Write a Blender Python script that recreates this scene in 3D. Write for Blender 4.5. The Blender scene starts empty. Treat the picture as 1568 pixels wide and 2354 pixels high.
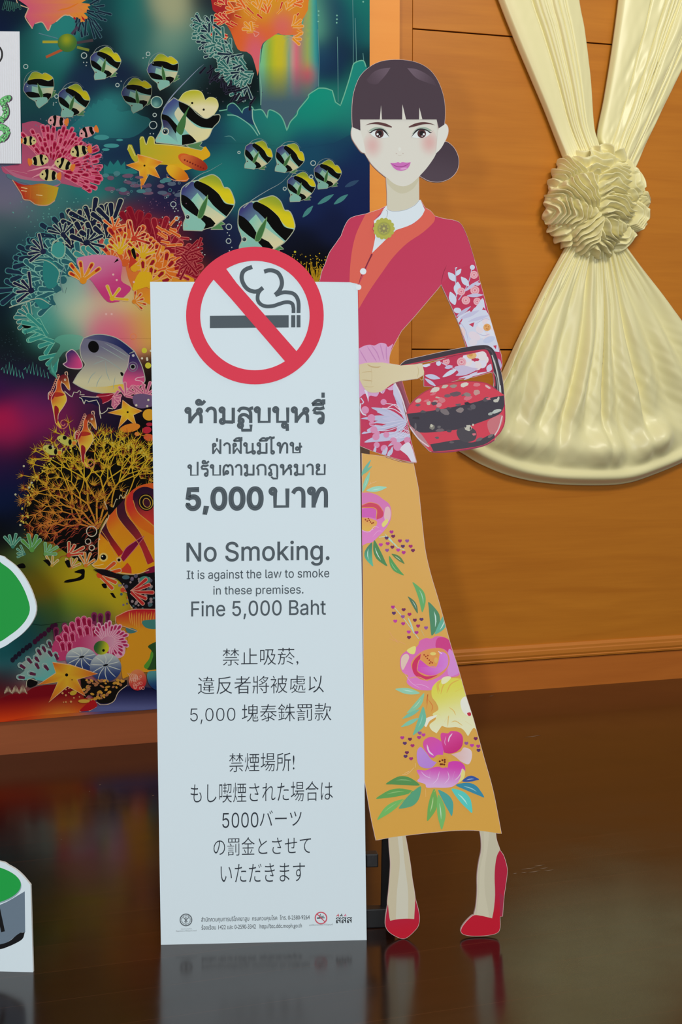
import bpy, bmesh, math, random
import numpy as np
from mathutils import Vector
from mathutils.geometry import tessellate_polygon

# ---------------------------------------------------------------- camera, light, exposure
SC = bpy.context.scene
COL = SC.collection
F = 4400.0                       # focal length in photo pixels
PITCH = math.radians(4.25)
CAM = np.array([0.0, 0.0, 1.067])
RIGHT = np.array([1.0, 0, 0])
UP = np.array([0, math.sin(PITCH), math.cos(PITCH)])
FWD = np.array([0, math.cos(PITCH), -math.sin(PITCH)])
cd = bpy.data.cameras.new('camera'); cd.sensor_fit = 'VERTICAL'; cd.sensor_height = 24.0
cd.lens = 24.0 * F / 2354.0; cd.clip_start = 0.05
co = bpy.data.objects.new('camera', cd); COL.objects.link(co)
co.location = CAM; co.rotation_euler = (math.pi/2 - PITCH, 0, 0)
SC.camera = co
SC.view_settings.view_transform = 'Standard'
SC.view_settings.look = 'None'
SC.view_settings.gamma = 1.0
SC.view_settings.exposure = -0.06
SC.view_settings.use_curve_mapping = False

W = bpy.data.worlds.new('room_light'); SC.world = W; W.use_nodes = True
bg = W.node_tree.nodes['Background']
bg.inputs[0].default_value = (0.86, 0.93, 1.0, 1); bg.inputs[1].default_value = WORLD = 0.32

def lamp(name, kind, loc, target, energy, color, **kw):
    l = bpy.data.lights.new(name, kind); l.energy = energy; l.color = color
    for k, v in kw.items(): setattr(l, k, v)
    o = bpy.data.objects.new(name, l); COL.objects.link(o); o.location = loc
    d = Vector(target) - Vector(loc)
    o.rotation_euler = d.to_track_quat('-Z', 'Y').to_euler()
    return o
# an added soft fill behind the photographer to even out the frontal light, a ceiling fixture to the right in front of the wall, and the camera's own flash
lamp('frontal_fill', 'AREA', (0.9, -2.6, 2.7), (0.3, 5.0, 0.7), 92, (0.93, 0.98, 1.0), shape='RECTANGLE', size=3.0, size_y=1.6)
lamp('ceiling_light', 'AREA', (1.9, 3.7, 3.3), (0.9, 5.8, 1.0), 62, (1.0, 0.96, 0.84), shape='RECTANGLE', size=1.3, size_y=0.5)
lamp('camera_flash', 'SPOT', (-0.13, -0.02, 1.10), (-0.13, 6.0, 1.0), 225, (0.95, 0.98, 1.0), spot_size=math.radians(80), spot_blend=0.6, shadow_soft_size=0.035)

# ---------------------------------------------------------------- helpers
def ray(px, py):
    px = np.asarray(px, float); py = np.asarray(py, float)
    return ((px-784)/F)[..., None]*RIGHT - ((py-1177)/F)[..., None]*UP + FWD
class Plane:
    def __init__(s, p, n): s.p = np.array(p, float); s.n = np.array(n, float)/np.linalg.norm(n)
    def at(s, px, py, off=0.0):
        d = ray(px, py); t = (s.n @ (s.p - CAM)) / (d @ s.n)
        off = np.asarray(off, float)
        return CAM + d*t[..., None] + (off[..., None] if off.ndim else off)*s.n
FLOOR = Plane((0, 0, 0), (0, 0, 1))
def lean_plane(a, b, deg):
    A = FLOOR.at(*a); B = FLOOR.at(*b); u = (B-A)/np.linalg.norm(B-A)
    back = np.array([-u[1], u[0], 0])
    v = back*math.sin(math.radians(deg)) + np.array([0, 0, 1])*math.cos(math.radians(deg))
    n = np.cross(u, v)
    P = Plane(A, n); P.u = u; P.v = v
    return P
AZ = math.atan((10750-784)/F)
WU = np.array([math.sin(AZ), math.cos(AZ), 0]); WN = np.array([math.cos(AZ), -math.sin(AZ), 0])
PL = Plane(FLOOR.at(180, 1720.7), WN); PL.u = WU; PL.v = np.array([0, 0, 1.0])    # left wall face (behind the batik)
PR = Plane(FLOOR.at(1321, 1577.6), WN); PR.u = WU; PR.v = PL.v                    # recessed panelled wall
SIGN = lean_plane((370, 2172), (843, 2161), 3.0)
LEFT = lean_plane((0, 2233), (75, 2235), 3.0)

def lin(c):
    c = np.asarray(c, float)/255.0
    return np.where(c <= 0.04045, c/12.92, ((c+0.055)/1.055)**2.4)

def new_mesh(name, V, faces, mats=(), parent=None, mi=None, smooth=False):
    me = bpy.data.meshes.new(name); me.from_pydata([tuple(v) for v in V], [], faces); me.update()
    for m in mats: me.materials.append(m)
    if mi is not None: me.polygons.foreach_set('material_index', mi)
    if smooth: me.polygons.foreach_set('use_smooth', [True]*len(me.polygons))
    o = bpy.data.objects.new(name, me); COL.objects.link(o)
    if parent: o.parent = parent
    return o
def tag(o, label, cat, group=None):
    o['label'] = label; o['category'] = cat
    if group: o['group'] = group
    return o
def thing(name, label, cat):
    o = bpy.data.objects.new(name, None); COL.objects.link(o); o.empty_display_size = 0.1
    return tag(o, label, cat)
def struct(o): o['kind'] = 'structure'; return o

def mat(name, color, rough=0.5, spec=0.5, **kw):
    m = bpy.data.materials.new(name); m.use_nodes = True
    b = m.node_tree.nodes['Principled BSDF']
    b.inputs['Base Color'].default_value = (*lin(color), 1); b.inputs['Roughness'].default_value = rough
    b.inputs['Specular IOR Level'].default_value = spec
    for k, v in kw.items(): b.inputs[k].default_value = v
    return m
def dye_mat(name, rough, spec):
    m = mat(name, (128, 128, 128), rough, spec); nt = m.node_tree
    a = nt.nodes.new('ShaderNodeAttribute'); a.attribute_name = 'dye'
    nt.links.new(a.outputs['Color'], nt.nodes['Principled BSDF'].inputs['Base Color'])
    return m
INK = dye_mat('printed_ink', 0.6, 0.15)
DYE = dye_mat('dyed_silk', 0.8, 0.06)
PLASTIC_INK = dye_mat('plastic_print', 0.3, 0.5)

# ---- outlines: "x,y x,y! ..." in the frame of one enlarged crop of the photo ('!' = sharp corner)
CROP = dict(A=(700, 100, 3.136), B=(700, 650, 3.136), C=(780, 1050, 3.733), D=(780, 1580, 3.733), E=(1000, 300, 2.7606),
            F=(860, 0, 2.2147), G=(0, 0, 3.484), H=(420, 0, 3.484), I=(0, 380, 3.484), J=(380, 300, 3.267), K=(0, 740, 4.126),
            L=(0, 1040, 4.126), M=(0, 1370, 4.126), N=(0, 1740, 3.733), S=(340, 560, 3.136), T=(390, 2080, 3.409),
            U=(400, 0, 4.9), V=(0, 480, 4.3556), W=(820, 840, 8.711), X=(0, 40, 6.195), P=(0, 0, 1.0), Y=(0, 0, 2.6133))
def cv(k, pts):
    x0, y0, s = CROP[k]; p = np.asarray(pts, float); return np.stack([x0+p[..., 0]/s, y0+p[..., 1]/s], -1)
def spline(P, n, closed):
    P = [np.array(p) for p in P]; m = len(P)
    if m < 3: return P
    out = []
    for i in range(m if closed else m-1):
        p1, p2 = P[i], P[(i+1) % m]
        p0 = P[i-1] if (closed or i > 0) else 2*p1-p2
        p3 = P[(i+2) % m] if (closed or i+2 < m) else 2*p2-p1
        for j in range(n):
            t = j/n
            out.append(0.5*(2*p1+(p2-p0)*t+(2*p0-5*p1+4*p2-p3)*t*t+(3*p1-p0-3*p2+p3)*t**3))
    if not closed: out.append(P[-1])
    return out
def path(k, s, closed=True, n=4):
    if isinstance(s, str):
        q = [w for w in s.split()]
        corner = [w.endswith('!') for w in q]
        P = [np.array([float(v) for v in w.rstrip('!').split(',')]) for w in q]
    else:
        P = [np.array(p, float) for p in s]; corner = [False]*len(P)
    P = [cv(k, p) for p in P]
    if not any(corner): return np.array(spline(P, n, closed))
    if closed:
        i0 = corner.index(True); P = P[i0:]+P[:i0]+[P[i0]]; corner = corner[i0:]+corner[:i0]+[True]
    else: corner[0] = corner[-1] = True
    out = []; seg = [P[0]]
    for p, c in zip(P[1:], corner[1:]):
        seg.append(p)
        if c:
            out += spline(seg, n, False)[:-1] if len(seg) > 2 else [seg[0]]
            seg = [p]
    if not closed: out.append(P[-1])
    return np.array(out)
def lg(p0, c0, p1, c1, k='P'):
    p0 = cv(k, p0); p1 = cv(k, p1); c0 = np.array(c0, float); c1 = np.array(c1, float); d = p1-p0
    def f(x, y):
        t = np.clip(((x-p0[0])*d[0]+(y-p0[1])*d[1])/(d@d), 0, 1)
        t = t*t*(3-2*t)
        return c0+(c1-c0)*t[:, None]
    return f
def rg(c, r, c0, c1, k='P'):
    s = CROP[k][2]; c = cv(k, c); r = np.array(r, float)/s
    c0 = np.array(c0, float); c1 = np.array(c1, float)
    def f(x, y):
        t = np.clip(np.hypot((x-c[0])/r[0], (y-c[1])/r[1]), 0, 1); t = t*t*(3-2*t)
        return c0+(c1-c0)*t[:, None]
    return f
def clip_convex(P, clip):
    P = [np.array(p) for p in P]
    n = len(clip); area = sum(clip[i][0]*clip[(i+1) % n][1]-clip[(i+1) % n][0]*clip[i][1] for i in range(n))
    for i in range(n):
        a, b = clip[i], clip[(i+1) % n]
        f = lambda p: ((b[0]-a[0])*(p[1]-a[1])-(b[1]-a[1])*(p[0]-a[0]))*(1 if area > 0 else -1)
        out = []
        for j in range(len(P)):
            p, q = P[j-1], P[j]; fp, fq = f(p), f(q)
            if (fp >= 0) != (fq >= 0): out.append(p+(q-p)*(fp/(fp-fq)))
            if fq >= 0: out.append(q)
        P = out
        if len(P) < 3: return None
    return np.array(P)

class Print:
    """flat artwork printed on a plane: coloured polygons in stacking order, one mesh"""
    def __init__(s, plane, z0=0.3, dz=0.012, gain=1.0, clip=None):
        s.pl = plane; s.z0 = z0; s.dz = dz; s.gain = gain; s.clip = clip
        s.clips = None if clip is None else [np.asarray(c, float) for c in (clip if isinstance(clip, list) else [clip])]
        s.V = []; s.T = []; s.C = []; s.Z = []; s.n = 0; s.top = 0; s.H = np.full((560, 480), -1, np.int32)
    def layer(s, P, T):
        """stacking order: one above everything already printed under these triangles (8 px cells)"""
        q = P[np.array(T)]; lo = np.clip(((q.min(1)+600)//8).astype(int), 0, (479, 559)); hi = np.clip(((q.max(1)+600)//8).astype(int), 0, (479, 559))
        l = 0
        for (x0, y0), (x1, y1) in zip(lo, hi): l = max(l, int(s.H[y0:y1+1, x0:x1+1].max())+1)
        for (x0, y0), (x1, y1) in zip(lo, hi): s.H[y0:y1+1, x0:x1+1] = np.maximum(s.H[y0:y1+1, x0:x1+1], l)
        s.top = max(s.top, l)
        return l
    def tris(s, P, T, color, l=None):
        P = np.asarray(P, float)
        if s.clip is not None:
            V = []; N = []
            for t in T:
                q = P[list(t)]
                for cp in s.clips:
                    if q[:, 0].max() < cp[:, 0].min() or q[:, 0].min() > cp[:, 0].max() or q[:, 1].max() < cp[:, 1].min() or q[:, 1].min() > cp[:, 1].max(): continue
                    r = clip_convex(q, cp)
                    if r is None: continue
                    o = len(V); V += list(r); N += [(o, o+i, o+i+1) for i in range(1, len(r)-1)]
            if not N: return
            P = np.array(V); T = N
        if l is None: l = s.layer(P, T)
        c = color(P[:, 0], P[:, 1]) if callable(color) else np.tile(np.array(color, float), (len(P), 1))
        s.V.append(P); s.C.append(c); s.Z.append(np.full(len(P), l)); s.T += [(a+s.n, b+s.n, d+s.n) for a, b, d in T]; s.n += len(P)
    def fill(s, P, color, holes=(), grid=0):
        P = np.asarray(P, float)
        if True:
            loops = [[Vector((p[0], p[1], 0)) for p in P]]+[[Vector((p[0], p[1], 0)) for p in h] for h in holes]
            T = tessellate_polygon(loops)
            P = np.concatenate([P]+[np.asarray(h) for h in holes]) if holes else P
        if grid:
            V = [tuple(p) for p in P]; T = list(map(tuple, T)); cache = {}
            def mid(a, b):
                k = (min(a, b), max(a, b))
                if k not in cache:
                    V.append(((V[a][0]+V[b][0])/2, (V[a][1]+V[b][1])/2)); cache[k] = len(V)-1
                return cache[k]
            for _ in range(14):
                N = []; ch = False
                for a, b, c in T:
                    e = [(math.dist(V[a], V[b]), a, b, c), (math.dist(V[b], V[c]), b, c, a), (math.dist(V[c], V[a]), c, a, b)]
                    L, i, j, k = max(e)
                    if L > grid: m = mid(i, j); N += [(i, m, k), (m, j, k)]; ch = True
                    else: N.append((a, b, c))
                T = N
                if not ch: break
            P = np.array(V)
        s.tris(P, T, color)
    def poly(s, k, pts, color, grid=0, n=4, holes=()):
        s.fill(path(k, pts, True, n), color, grid=grid, holes=[path(k, h, True, n) for h in holes])
    def line(s, P, w, color, closed=False, taper=0, cap=False):
        P = np.asarray(P, float); m = len(P)
        if m < 2: return
        if closed: d = np.roll(P, -1, 0)-np.roll(P, 1, 0)
        else: d = np.gradient(P, axis=0)
        L = np.hypot(d[:, 0], d[:, 1]); L[L == 0] = 1; nn = np.stack([-d[:, 1], d[:, 0]], 1)/L[:, None]
        t = np.linspace(0, 1, m)
        ww = np.full(m, w/2.0)
        if taper == 1: ww = ww*np.minimum(1, 4*np.minimum(t, 1-t)+0.15)
        if taper == 2: ww = ww*(1-t*0.9)
        a = P+nn*ww[:, None]; b = P-nn*ww[:, None]
        V = np.concatenate([a, b]); T = []
        for i in range(m if closed else m-1):
            j = (i+1) % m; T += [(i, j, m+i), (j, m+j, m+i)]
        if cap:
            for e in (0, m-1):
                th = np.linspace(0, 2*math.pi, 13)[:-1]; q = P[e]+np.stack([np.cos(th), np.sin(th)], 1)*ww[e]
                o = len(V); V = np.concatenate([V, P[e:e+1], q]); T += [(o, o+1+i, o+1+(i+1) % 12) for i in range(12)]
        s.tris(V, T, color)
    def stroke(s, k, pts, w, color, closed=False, taper=0, cap=False, n=5):
        s.line(path(k, pts, closed, n), w/CROP[k][2], color, closed, taper, cap)
    def disc(s, k, c, r, color, rot=0, n=20, ring=None):
        c = cv(k, c); sc = CROP[k][2]; r = (r, r) if np.isscalar(r) else r
        th = np.linspace(0, 2*math.pi, n+1)[:-1]; a = math.radians(rot)
        x = np.cos(th)*r[0]/sc; y = np.sin(th)*r[1]/sc
        P = np.stack([c[0]+x*math.cos(a)-y*math.sin(a), c[1]+x*math.sin(a)+y*math.cos(a)], 1)
        if ring: s.line(P, ring, color, True)
        elif callable(color):
            rings = [P*(q)+c*(1-q) for q in (1, .85, .7, .55, .4, .25, .1)]
            V = np.concatenate(rings+[c[None]]); T = []
            for q in range(6):
                for i in range(n):
                    j = (i+1) % n; T += [(q*n+i, q*n+j, (q+1)*n+i), (q*n+j, (q+1)*n+j, (q+1)*n+i)]
            T += [(6*n+i, 6*n+(i+1) % n, 7*n) for i in range(n)]
            s.tris(V, T, color)
        else: s.fill(P, color)
    def leaf(s, k, base, tip, w, color, bend=0.0, hi=None):
        b = np.array(base, float); t = np.array(tip, float); d = t-b; nn = np.array([-d[1], d[0]])
        q = w/max(1e-6, np.hypot(*d))
        ctr = lambda f: b+d*f+nn*bend*math.sin(f*math.pi)
        L = [ctr(f)+nn*q*g for f, g in ((.12, .25), (.35, .48), (.6, .5), (.82, .28))]
        R = [ctr(f)-nn*q*g for f, g in ((.82, .28), (.6, .5), (.35, .48), (.12, .25))]
        P = [b]+L+[t]+R
        s.fill(np.array(spline([cv(k, p) for p in P], 3, True)), color)
        if hi is not None: s.line(np.array([cv(k, ctr(f)+nn*q*.08) for f in (.25, .4, .55, .7)]), w*.13/CROP[k][2], hi, taper=1)
    def build(s, name, parent=None, material=None, base=None):
        V = np.concatenate(s.V); C = np.concatenate(s.C); Z = np.concatenate(s.Z)
        off = (s.z0+s.dz*Z)*1e-3
        X = s.pl.at(V[:, 0], V[:, 1], off)
        T = s.T; A = lin(np.clip(C, 0, 255))*s.gain
        # all triangles face the viewer's side of the sheet
        Ti = np.array(T); e1 = X[Ti[:, 1]]-X[Ti[:, 0]]; e2 = X[Ti[:, 2]]-X[Ti[:, 0]]
        fl = (np.cross(e1, e2) @ s.pl.n) < 0
        Ti[fl] = Ti[fl][:, ::-1]
        T = [tuple(int(q) for q in t) for t in Ti]
        if base:
            bV, bF, bC = base; o = len(X); X = np.concatenate([X, bV]); A = np.concatenate([A, bC]); T += [tuple(i+o for i in f) for f in bF]
        o = new_mesh(name, X, T, [material or INK], parent)
        at = o.data.attributes.new('dye', 'FLOAT_COLOR', 'POINT')
        at.data.foreach_set('color', np.clip(np.concatenate([A, np.ones((len(A), 1))], 1), 0, 0.95).astype(np.float32).ravel())
        return o

def slab(plane, polys, thick, name, material, parent=None, front=0.0, grow=0.0):
    """a board cut to the given outlines, front face on the plane"""
    V = []; Fc = []
    for qi, item in enumerate(polys):
        P, holes = item if isinstance(item, tuple) else (item, [])
        loops = [np.asarray(P)]+[np.asarray(h) for h in holes]
        if grow:
            g = []
            for L in loops:
                d = np.roll(L, -1, 0)-np.roll(L, 1, 0); l = np.hypot(d[:, 0], d[:, 1]); l[l == 0] = 1
                nn = np.stack([d[:, 1], -d[:, 0]], 1)/l[:, None]
                ar = np.sum(L[:, 0]*np.roll(L[:, 1], -1)-np.roll(L[:, 0], -1)*L[:, 1])
                g.append(L+nn*grow*(1 if ar > 0 else -1))
            loops = g
        fo = front+qi*2e-5
        T = tessellate_polygon([[Vector((p[0], p[1], 0)) for p in L] for L in loops])
        A = np.concatenate(loops); n = len(A); o = len(V)
        fr = plane.at(A[:, 0], A[:, 1], fo); bk = fr-plane.n*(thick+qi*4e-5)
        V += list(fr)+list(bk)
        for a, b, c in T:
            flip = np.cross(fr[b]-fr[a], fr[c]-fr[a]) @ plane.n < 0
            if flip: b, c = c, b
            Fc += [(o+a, o+b, o+c), (o+n+c, o+n+b, o+n+a)]
        i0 = 0
        for L in loops:
            m = len(L)
            for i in range(m): j = (i+1) % m; Fc.append((o+i0+i, o+i0+j, o+n+i0+j, o+n+i0+i))
            i0 += m
    return new_mesh(name, V, Fc, [material], parent)

def box_mesh(V, Fc, c, u, v, w, su, sv, sw):
    """box at centre c with half axes su*u, sv*v, sw*w"""
    c, u, v, w = (np.array(q, float) for q in (c, u, v, w)); o = len(V)
    for a in (-1, 1):
        for b in (-1, 1):
            for d in (-1, 1): V.append(c+u*su*a+v*sv*b+w*sw*d)
    for f in ((0, 1, 3, 2), (4, 6, 7, 5), (0, 4, 5, 1), (2, 3, 7, 6), (0, 2, 6, 4), (1, 5, 7, 3)): Fc.append(tuple(o+i for i in f))
def bevel(o, w, seg=2):
    m = o.modifiers.new('bevel', 'BEVEL'); m.width = w; m.segments = seg; m.limit_method = 'ANGLE'
    return o
def fix_normals(o):
    bm = bmesh.new(); bm.from_mesh(o.data); bmesh.ops.recalc_face_normals(bm, faces=bm.faces); bm.to_mesh(o.data); bm.free(); return o

# ---------------------------------------------------------------- setting: floor, walls, mouldings
def wood(name, c0, c1, rough, scale=1.0, bump=0.0):
    m = mat(name, c0, rough, 0.4); nt = m.node_tree; N = nt.nodes; Lk = nt.links; b = N['Principled BSDF']
    tc = N.new('ShaderNodeTexCoord'); mp = N.new('ShaderNodeMapping'); Lk.new(tc.outputs['Object'], mp.inputs['Vector'])
    mp.inputs['Rotation'].default_value = (0, 0, -(math.pi/2-AZ)); 
    mp2 = N.new('ShaderNodeMapping'); Lk.new(mp.outputs[0], mp2.inputs[0]); mp2.inputs['Scale'].default_value = (1.2*scale, 6*scale, 14*scale)
    n1 = N.new('ShaderNodeTexNoise'); n1.inputs['Scale'].default_value = 1.1; n1.inputs['Detail'].default_value = 3; n1.inputs['Distortion'].default_value = 1.2
    Lk.new(mp2.outputs[0], n1.inputs['Vector'])
    mp3 = N.new('ShaderNodeMapping'); Lk.new(mp.outputs[0], mp3.inputs[0]); mp3.inputs['Scale'].default_value = (4*scale, 30*scale, 90*scale)
    n2 = N.new('ShaderNodeTexNoise'); n2.inputs['Scale'].default_value = 1.6; n2.inputs['Detail'].default_value = 4
    Lk.new(mp3.outputs[0], n2.inputs['Vector'])
    ad = N.new('ShaderNodeMix'); ad.inputs[0].default_value = 0.25; Lk.new(n1.outputs[0], ad.inputs[2]); Lk.new(n2.outputs[0], ad.inputs[3])
    cr = N.new('ShaderNodeValToRGB'); Lk.new(ad.outputs[0], cr.inputs[0])
    cr.color_ramp.elements[0].position = 0.18; cr.color_ramp.elements[0].color = (*lin(c0), 1)
    cr.color_ramp.elements[1].position = 0.88; cr.color_ramp.elements[1].color = (*lin(c1), 1)
    Lk.new(cr.outputs[0], b.inputs['Base Color'])
    return m
M_PANEL = wood('veneer_panel', (180, 104, 16), (208, 130, 32), 0.45)
M_BASE = wood('veneer_skirting', (184, 100, 32), (206, 118, 42), 0.42)
M_BOARD = wood('orange_veneer', (232, 140, 46), (240, 154, 58), 0.5, 0.8)
M_GROOVE = mat('dark_groove', (52, 24, 8), 0.8, 0.1)

# floor: dark lacquered boards running along the wall
mf = mat('lacquered_floor', (60, 28, 14), 0.16, 0.21); nt = mf.node_tree; N = nt.nodes; Lk = nt.links; b = N['Principled BSDF']
tc = N.new('ShaderNodeTexCoord'); mp = N.new('ShaderNodeMapping'); Lk.new(tc.outputs['Object'], mp.inputs[0]); mp.inputs['Rotation'].default_value = (0, 0, -(math.pi/2-AZ))
br = N.new('ShaderNodeTexBrick'); Lk.new(mp.outputs[0], br.inputs['Vector']); br.inputs['Scale'].default_value = 1.0
br.inputs['Brick Width'].default_value = 7.0; br.inputs['Row Height'].default_value = 0.155; br.inputs['Mortar Size'].default_value = 0.0011
br.inputs['Color1'].default_value = (*lin((33, 16, 9)), 1); br.inputs['Color2'].default_value = (*lin((42, 21, 11)), 1); br.inputs['Mortar'].default_value = (*lin((64, 36, 21)), 1)
br.offset = 0.37
mp2 = N.new('ShaderNodeMapping'); Lk.new(mp.outputs[0], mp2.inputs[0]); mp2.inputs['Scale'].default_value = (2.2, 40, 1)
n1 = N.new('ShaderNodeTexNoise'); n1.inputs['Scale'].default_value = 1.5; n1.inputs['Detail'].default_value = 5; Lk.new(mp2.outputs[0], n1.inputs['Vector'])
mx = N.new('ShaderNodeMix'); mx.data_type = 'RGBA'; mx.blend_type = 'MULTIPLY'; mx.inputs[0].default_value = 0.55
Lk.new(br.outputs['Color'], mx.inputs[6])
cr = N.new('ShaderNodeValToRGB'); Lk.new(n1.outputs[0], cr.inputs[0]); cr.color_ramp.elements[0].position = 0.3; cr.color_ramp.elements[0].color = (.35, .3, .28, 1); cr.color_ramp.elements[1].position = 0.7; cr.color_ramp.elements[1].color = (1.25, 1.1, 1.0, 1)
Lk.new(cr.outputs[0], mx.inputs[7]); Lk.new(mx.outputs[2], b.inputs['Base Color'])
n2 = N.new('ShaderNodeTexNoise'); n2.inputs['Scale'].default_value = 7; n2.inputs['Detail'].default_value = 3; Lk.new(mp.outputs[0], n2.inputs['Vector'])
mr = N.new('ShaderNodeMapRange'); Lk.new(n2.outputs[0], mr.inputs[0]); mr.inputs[3].default_value = 0.11; mr.inputs[4].default_value = 0.22; Lk.new(mr.outputs[0], b.inputs['Roughness'])
bp = N.new('ShaderNodeBump'); bp.inputs['Strength'].default_value = 0.05; bp.inputs['Distance'].default_value = 0.002; Lk.new(br.outputs['Fac'], bp.inputs['Height']); bp.invert = True; Lk.new(bp.outputs[0], b.inputs['Normal'])
V = []; Fc = []
box_mesh(V, Fc, (0, 4.2, -0.03), (1, 0, 0), (0, 1, 0), (0, 0, 1), 5, 5.5, 0.03)
fo = struct(new_mesh('floor', V, Fc, [mf]))
# pale scuffs worn into the lacquer
ms = mat('worn_lacquer', (112, 92, 78), 0.45, 0.3); fo.data.materials.append(ms)
bm = bmesh.new(); bm.from_mesh(fo.data); rng = random.Random(5)
sc = [(1215, 1997, 34), (1240, 1990, 26), (1262, 2001, 24), (1228, 2004, 30), (1250, 1996, 20), (1205, 2006, 14), (1184, 2008, 10), (230, 1804, 5), (206, 1819, 3), (141, 1930, 3), (352, 1829, 6), (1130, 1600, 12), (1225, 1693, 40)]
for x, y, L in sc:
    q = [(x-L/2, y+L*.06), (x, y-.9), (x+L/2, y-L*.08), (x, y+1.1)]
    vs = [bm.verts.new(FLOOR.at(a, c)+np.array([0, 0, 2e-4])) for a, c in q]
    f = bm.faces.new(vs); f.material_index = 1
    if f.normal.z < 0: f.normal_flip()
bm.to_mesh(fo.data); bm.free()

def along(P, px, py): return float((P.at(px, py)-P.p) @ P.u)
def zat(P, px, py): return float(P.at(px, py)[2])
Ztop = 3.0
# left wall: a flush orange board standing proud of the panelled wall
uL = along(PL, 918, 400)
depth = float((PL.p-PR.p) @ WN)
V = []; Fc = []
cx = PL.p + WU*((uL-3.2)/2+0) ; half = (uL+3.2)/2
c = PL.p + WU*(uL-half) - WN*(depth/2+0.06); c[2] = Ztop/2
box_mesh(V, Fc, c, WU, (0, 0, 1), WN, half, Ztop/2, depth/2+0.06)
struct(new_mesh('wall_left', V, Fc, [M_BOARD]))
# its darker skirting strip
V = []; Fc = []; zk = zat(PL, 180, 1628)
c = PL.p + WU*(uL-half) + WN*0.0012; c[2] = zk/2
box_mesh(V, Fc, c, WU, (0, 0, 1), WN, half-.001, zk/2, 0.001)
struct(new_mesh('baseboard_left', V, Fc, [wood('dark_skirting', (152, 78, 38), (172, 92, 48), 0.5)]))
# recessed wall: veneer panels with open joints over a dark backing
zs = [zat(PR, 950, 66), zat(PR, 950, 803)]
u_st = along(PR, 948, 400); uR = 4.2
ztrim0 = zat(PR, 1321, 1400+(378-.0674*0)/2.97-19-0) ; ztrim1 = ztrim0
zt_top = zat(PR, 1300, 1400+ (318-(772-25)*.07)/2.97); zt_bot = zat(PR, 1300, 1400+(378-(772-40)*.0674)/2.97)
V = []; Fc = []; mi = []
def addb(u0, u1, z0, z1, d0, d1, m):
    c = PR.p + WU*((u0+u1)/2) + WN*((d0+d1)/2); c[2] = (z0+z1)/2
    box_mesh(V, Fc, c, WU, (0, 0, 1), WN, (u1-u0)/2, (z1-z0)/2, (d1-d0)/2); mi.extend([m]*6)
g = 0.0022; uL = uL + float((PL.p-PR.p) @ WU)
addb(uL-0.5, uR, 0, Ztop, -0.06, -0.012, 1)                       # backing
rows = [zt_bot, zs[1], zs[0], Ztop]
u0s = [u_st, u_st+1.85, uR]
addb(uL-0.4, u_st-g*.5, zt_bot, Ztop, -0.011, 0.0, 0)
for a in range(2):
    for r in range(3): addb(u0s[a]+g*.2, u0s[a+1]-g, rows[r]+(g if r else 0), rows[r+1]-g, -0.011, 0.0, 0)
o = struct(new_mesh('wall_right', V, Fc, [M_PANEL, M_GROOVE], mi=mi)); bevel(o, 0.0008, 1)
# skirting board and its moulding
V = []; Fc = []; mi = []
addb(uL-0.4, uR, 0, zt_bot-0.003, -0.0105, 0.004, 0); struct(new_mesh('baseboard_right', V, Fc, [M_BASE]))
prof = [(0, zt_bot), (.010, zt_bot), (.012, zt_bot+.006), (.010, zt_bot+.009), (.013, zt_bot+.016), (.013, zt_bot+.028), (.011, zt_bot+.032), (.011, zt_bot+.040), (.004, max(zt_top, zt_bot+.05)), (0, max(zt_top, zt_bot+.05))]
V = []; Fc = []
for u in (uL-0.38, uR-.01):
    for d, z in prof: p = PR.p+WU*u+WN*d; p[2] = z; V.append(p)
n = len(prof)
M_TRIM = wood('veneer_moulding', (198, 116, 36), (212, 130, 46), 0.42)
Fc = [(i, (i+1) % n, n+(i+1) % n, n+i) for i in range(n)]+[tuple(range(n)), tuple(range(2*n-1, n-1, -1))]
struct(fix_normals(new_mesh('trim_1', V, Fc, [M_TRIM])))

# ---------------------------------------------------------------- satin drape on the recessed wall
ms = mat('cream_satin', (241, 232, 178), 0.37, 0.55); nt = ms.node_tree; b = nt.nodes['Principled BSDF']
b.inputs['Sheen Weight'].default_value = 0.25; b.inputs['Sheen Roughness'].default_value = 0.4
SATIN = ms
drape = thing('satin_drape', 'cream satin drape gathered by a ruffled rosette on the panelled wood wall', 'drape')
drape.location = PR.at(1360, 600)
def inv_parent(o, p):
    o.parent = p; o.matrix_parent_inverse = p.matrix_basis.inverted(); return o
def surf(name, fn, nu, nv, parent, mater):
    u, v = np.meshgrid(np.linspace(0, 1, nu), np.linspace(0, 1, nv)); u = u.ravel(); v = v.ravel()
    x, y, d = fn(u, v); X = PR.at(x, y, 0*d)
    # push out from the wall along its normal
    X = X + WN*d[:, None]
    Fc = [(j*nu+i, j*nu+i+1, (j+1)*nu+i+1, (j+1)*nu+i) for j in range(nv-1) for i in range(nu-1)]
    o = new_mesh(name, X, Fc, [mater], None, smooth=True)
    s = o.modifiers.new('cloth_thickness', 'SOLIDIFY'); s.thickness = 0.002; s.offset = -1
    return inv_parent(o, parent)
def interp(pts, t):
    p = np.array(spline([np.array(q, float) for q in pts], 8, False)); s = np.linspace(0, 1, len(p))
    return np.interp(t, s, p[:, 0]), np.interp(t, s, p[:, 1])
def sm(a, b, x): t = np.clip((x-a)/(b-a), 0, 1); return t*t*(3-2*t)
def vnoise(x, y, seed):
    r = np.random.RandomState(seed); z = 0
    for k in range(7):
        a, bb, ph, am = r.uniform(-1, 1)*2.2, r.uniform(-1, 1)*2.2, r.uniform(0, 6.28), r.uniform(.5, 1)
        z = z+am*np.sin(a*x+bb*y+ph)
    return z/3.0
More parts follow.
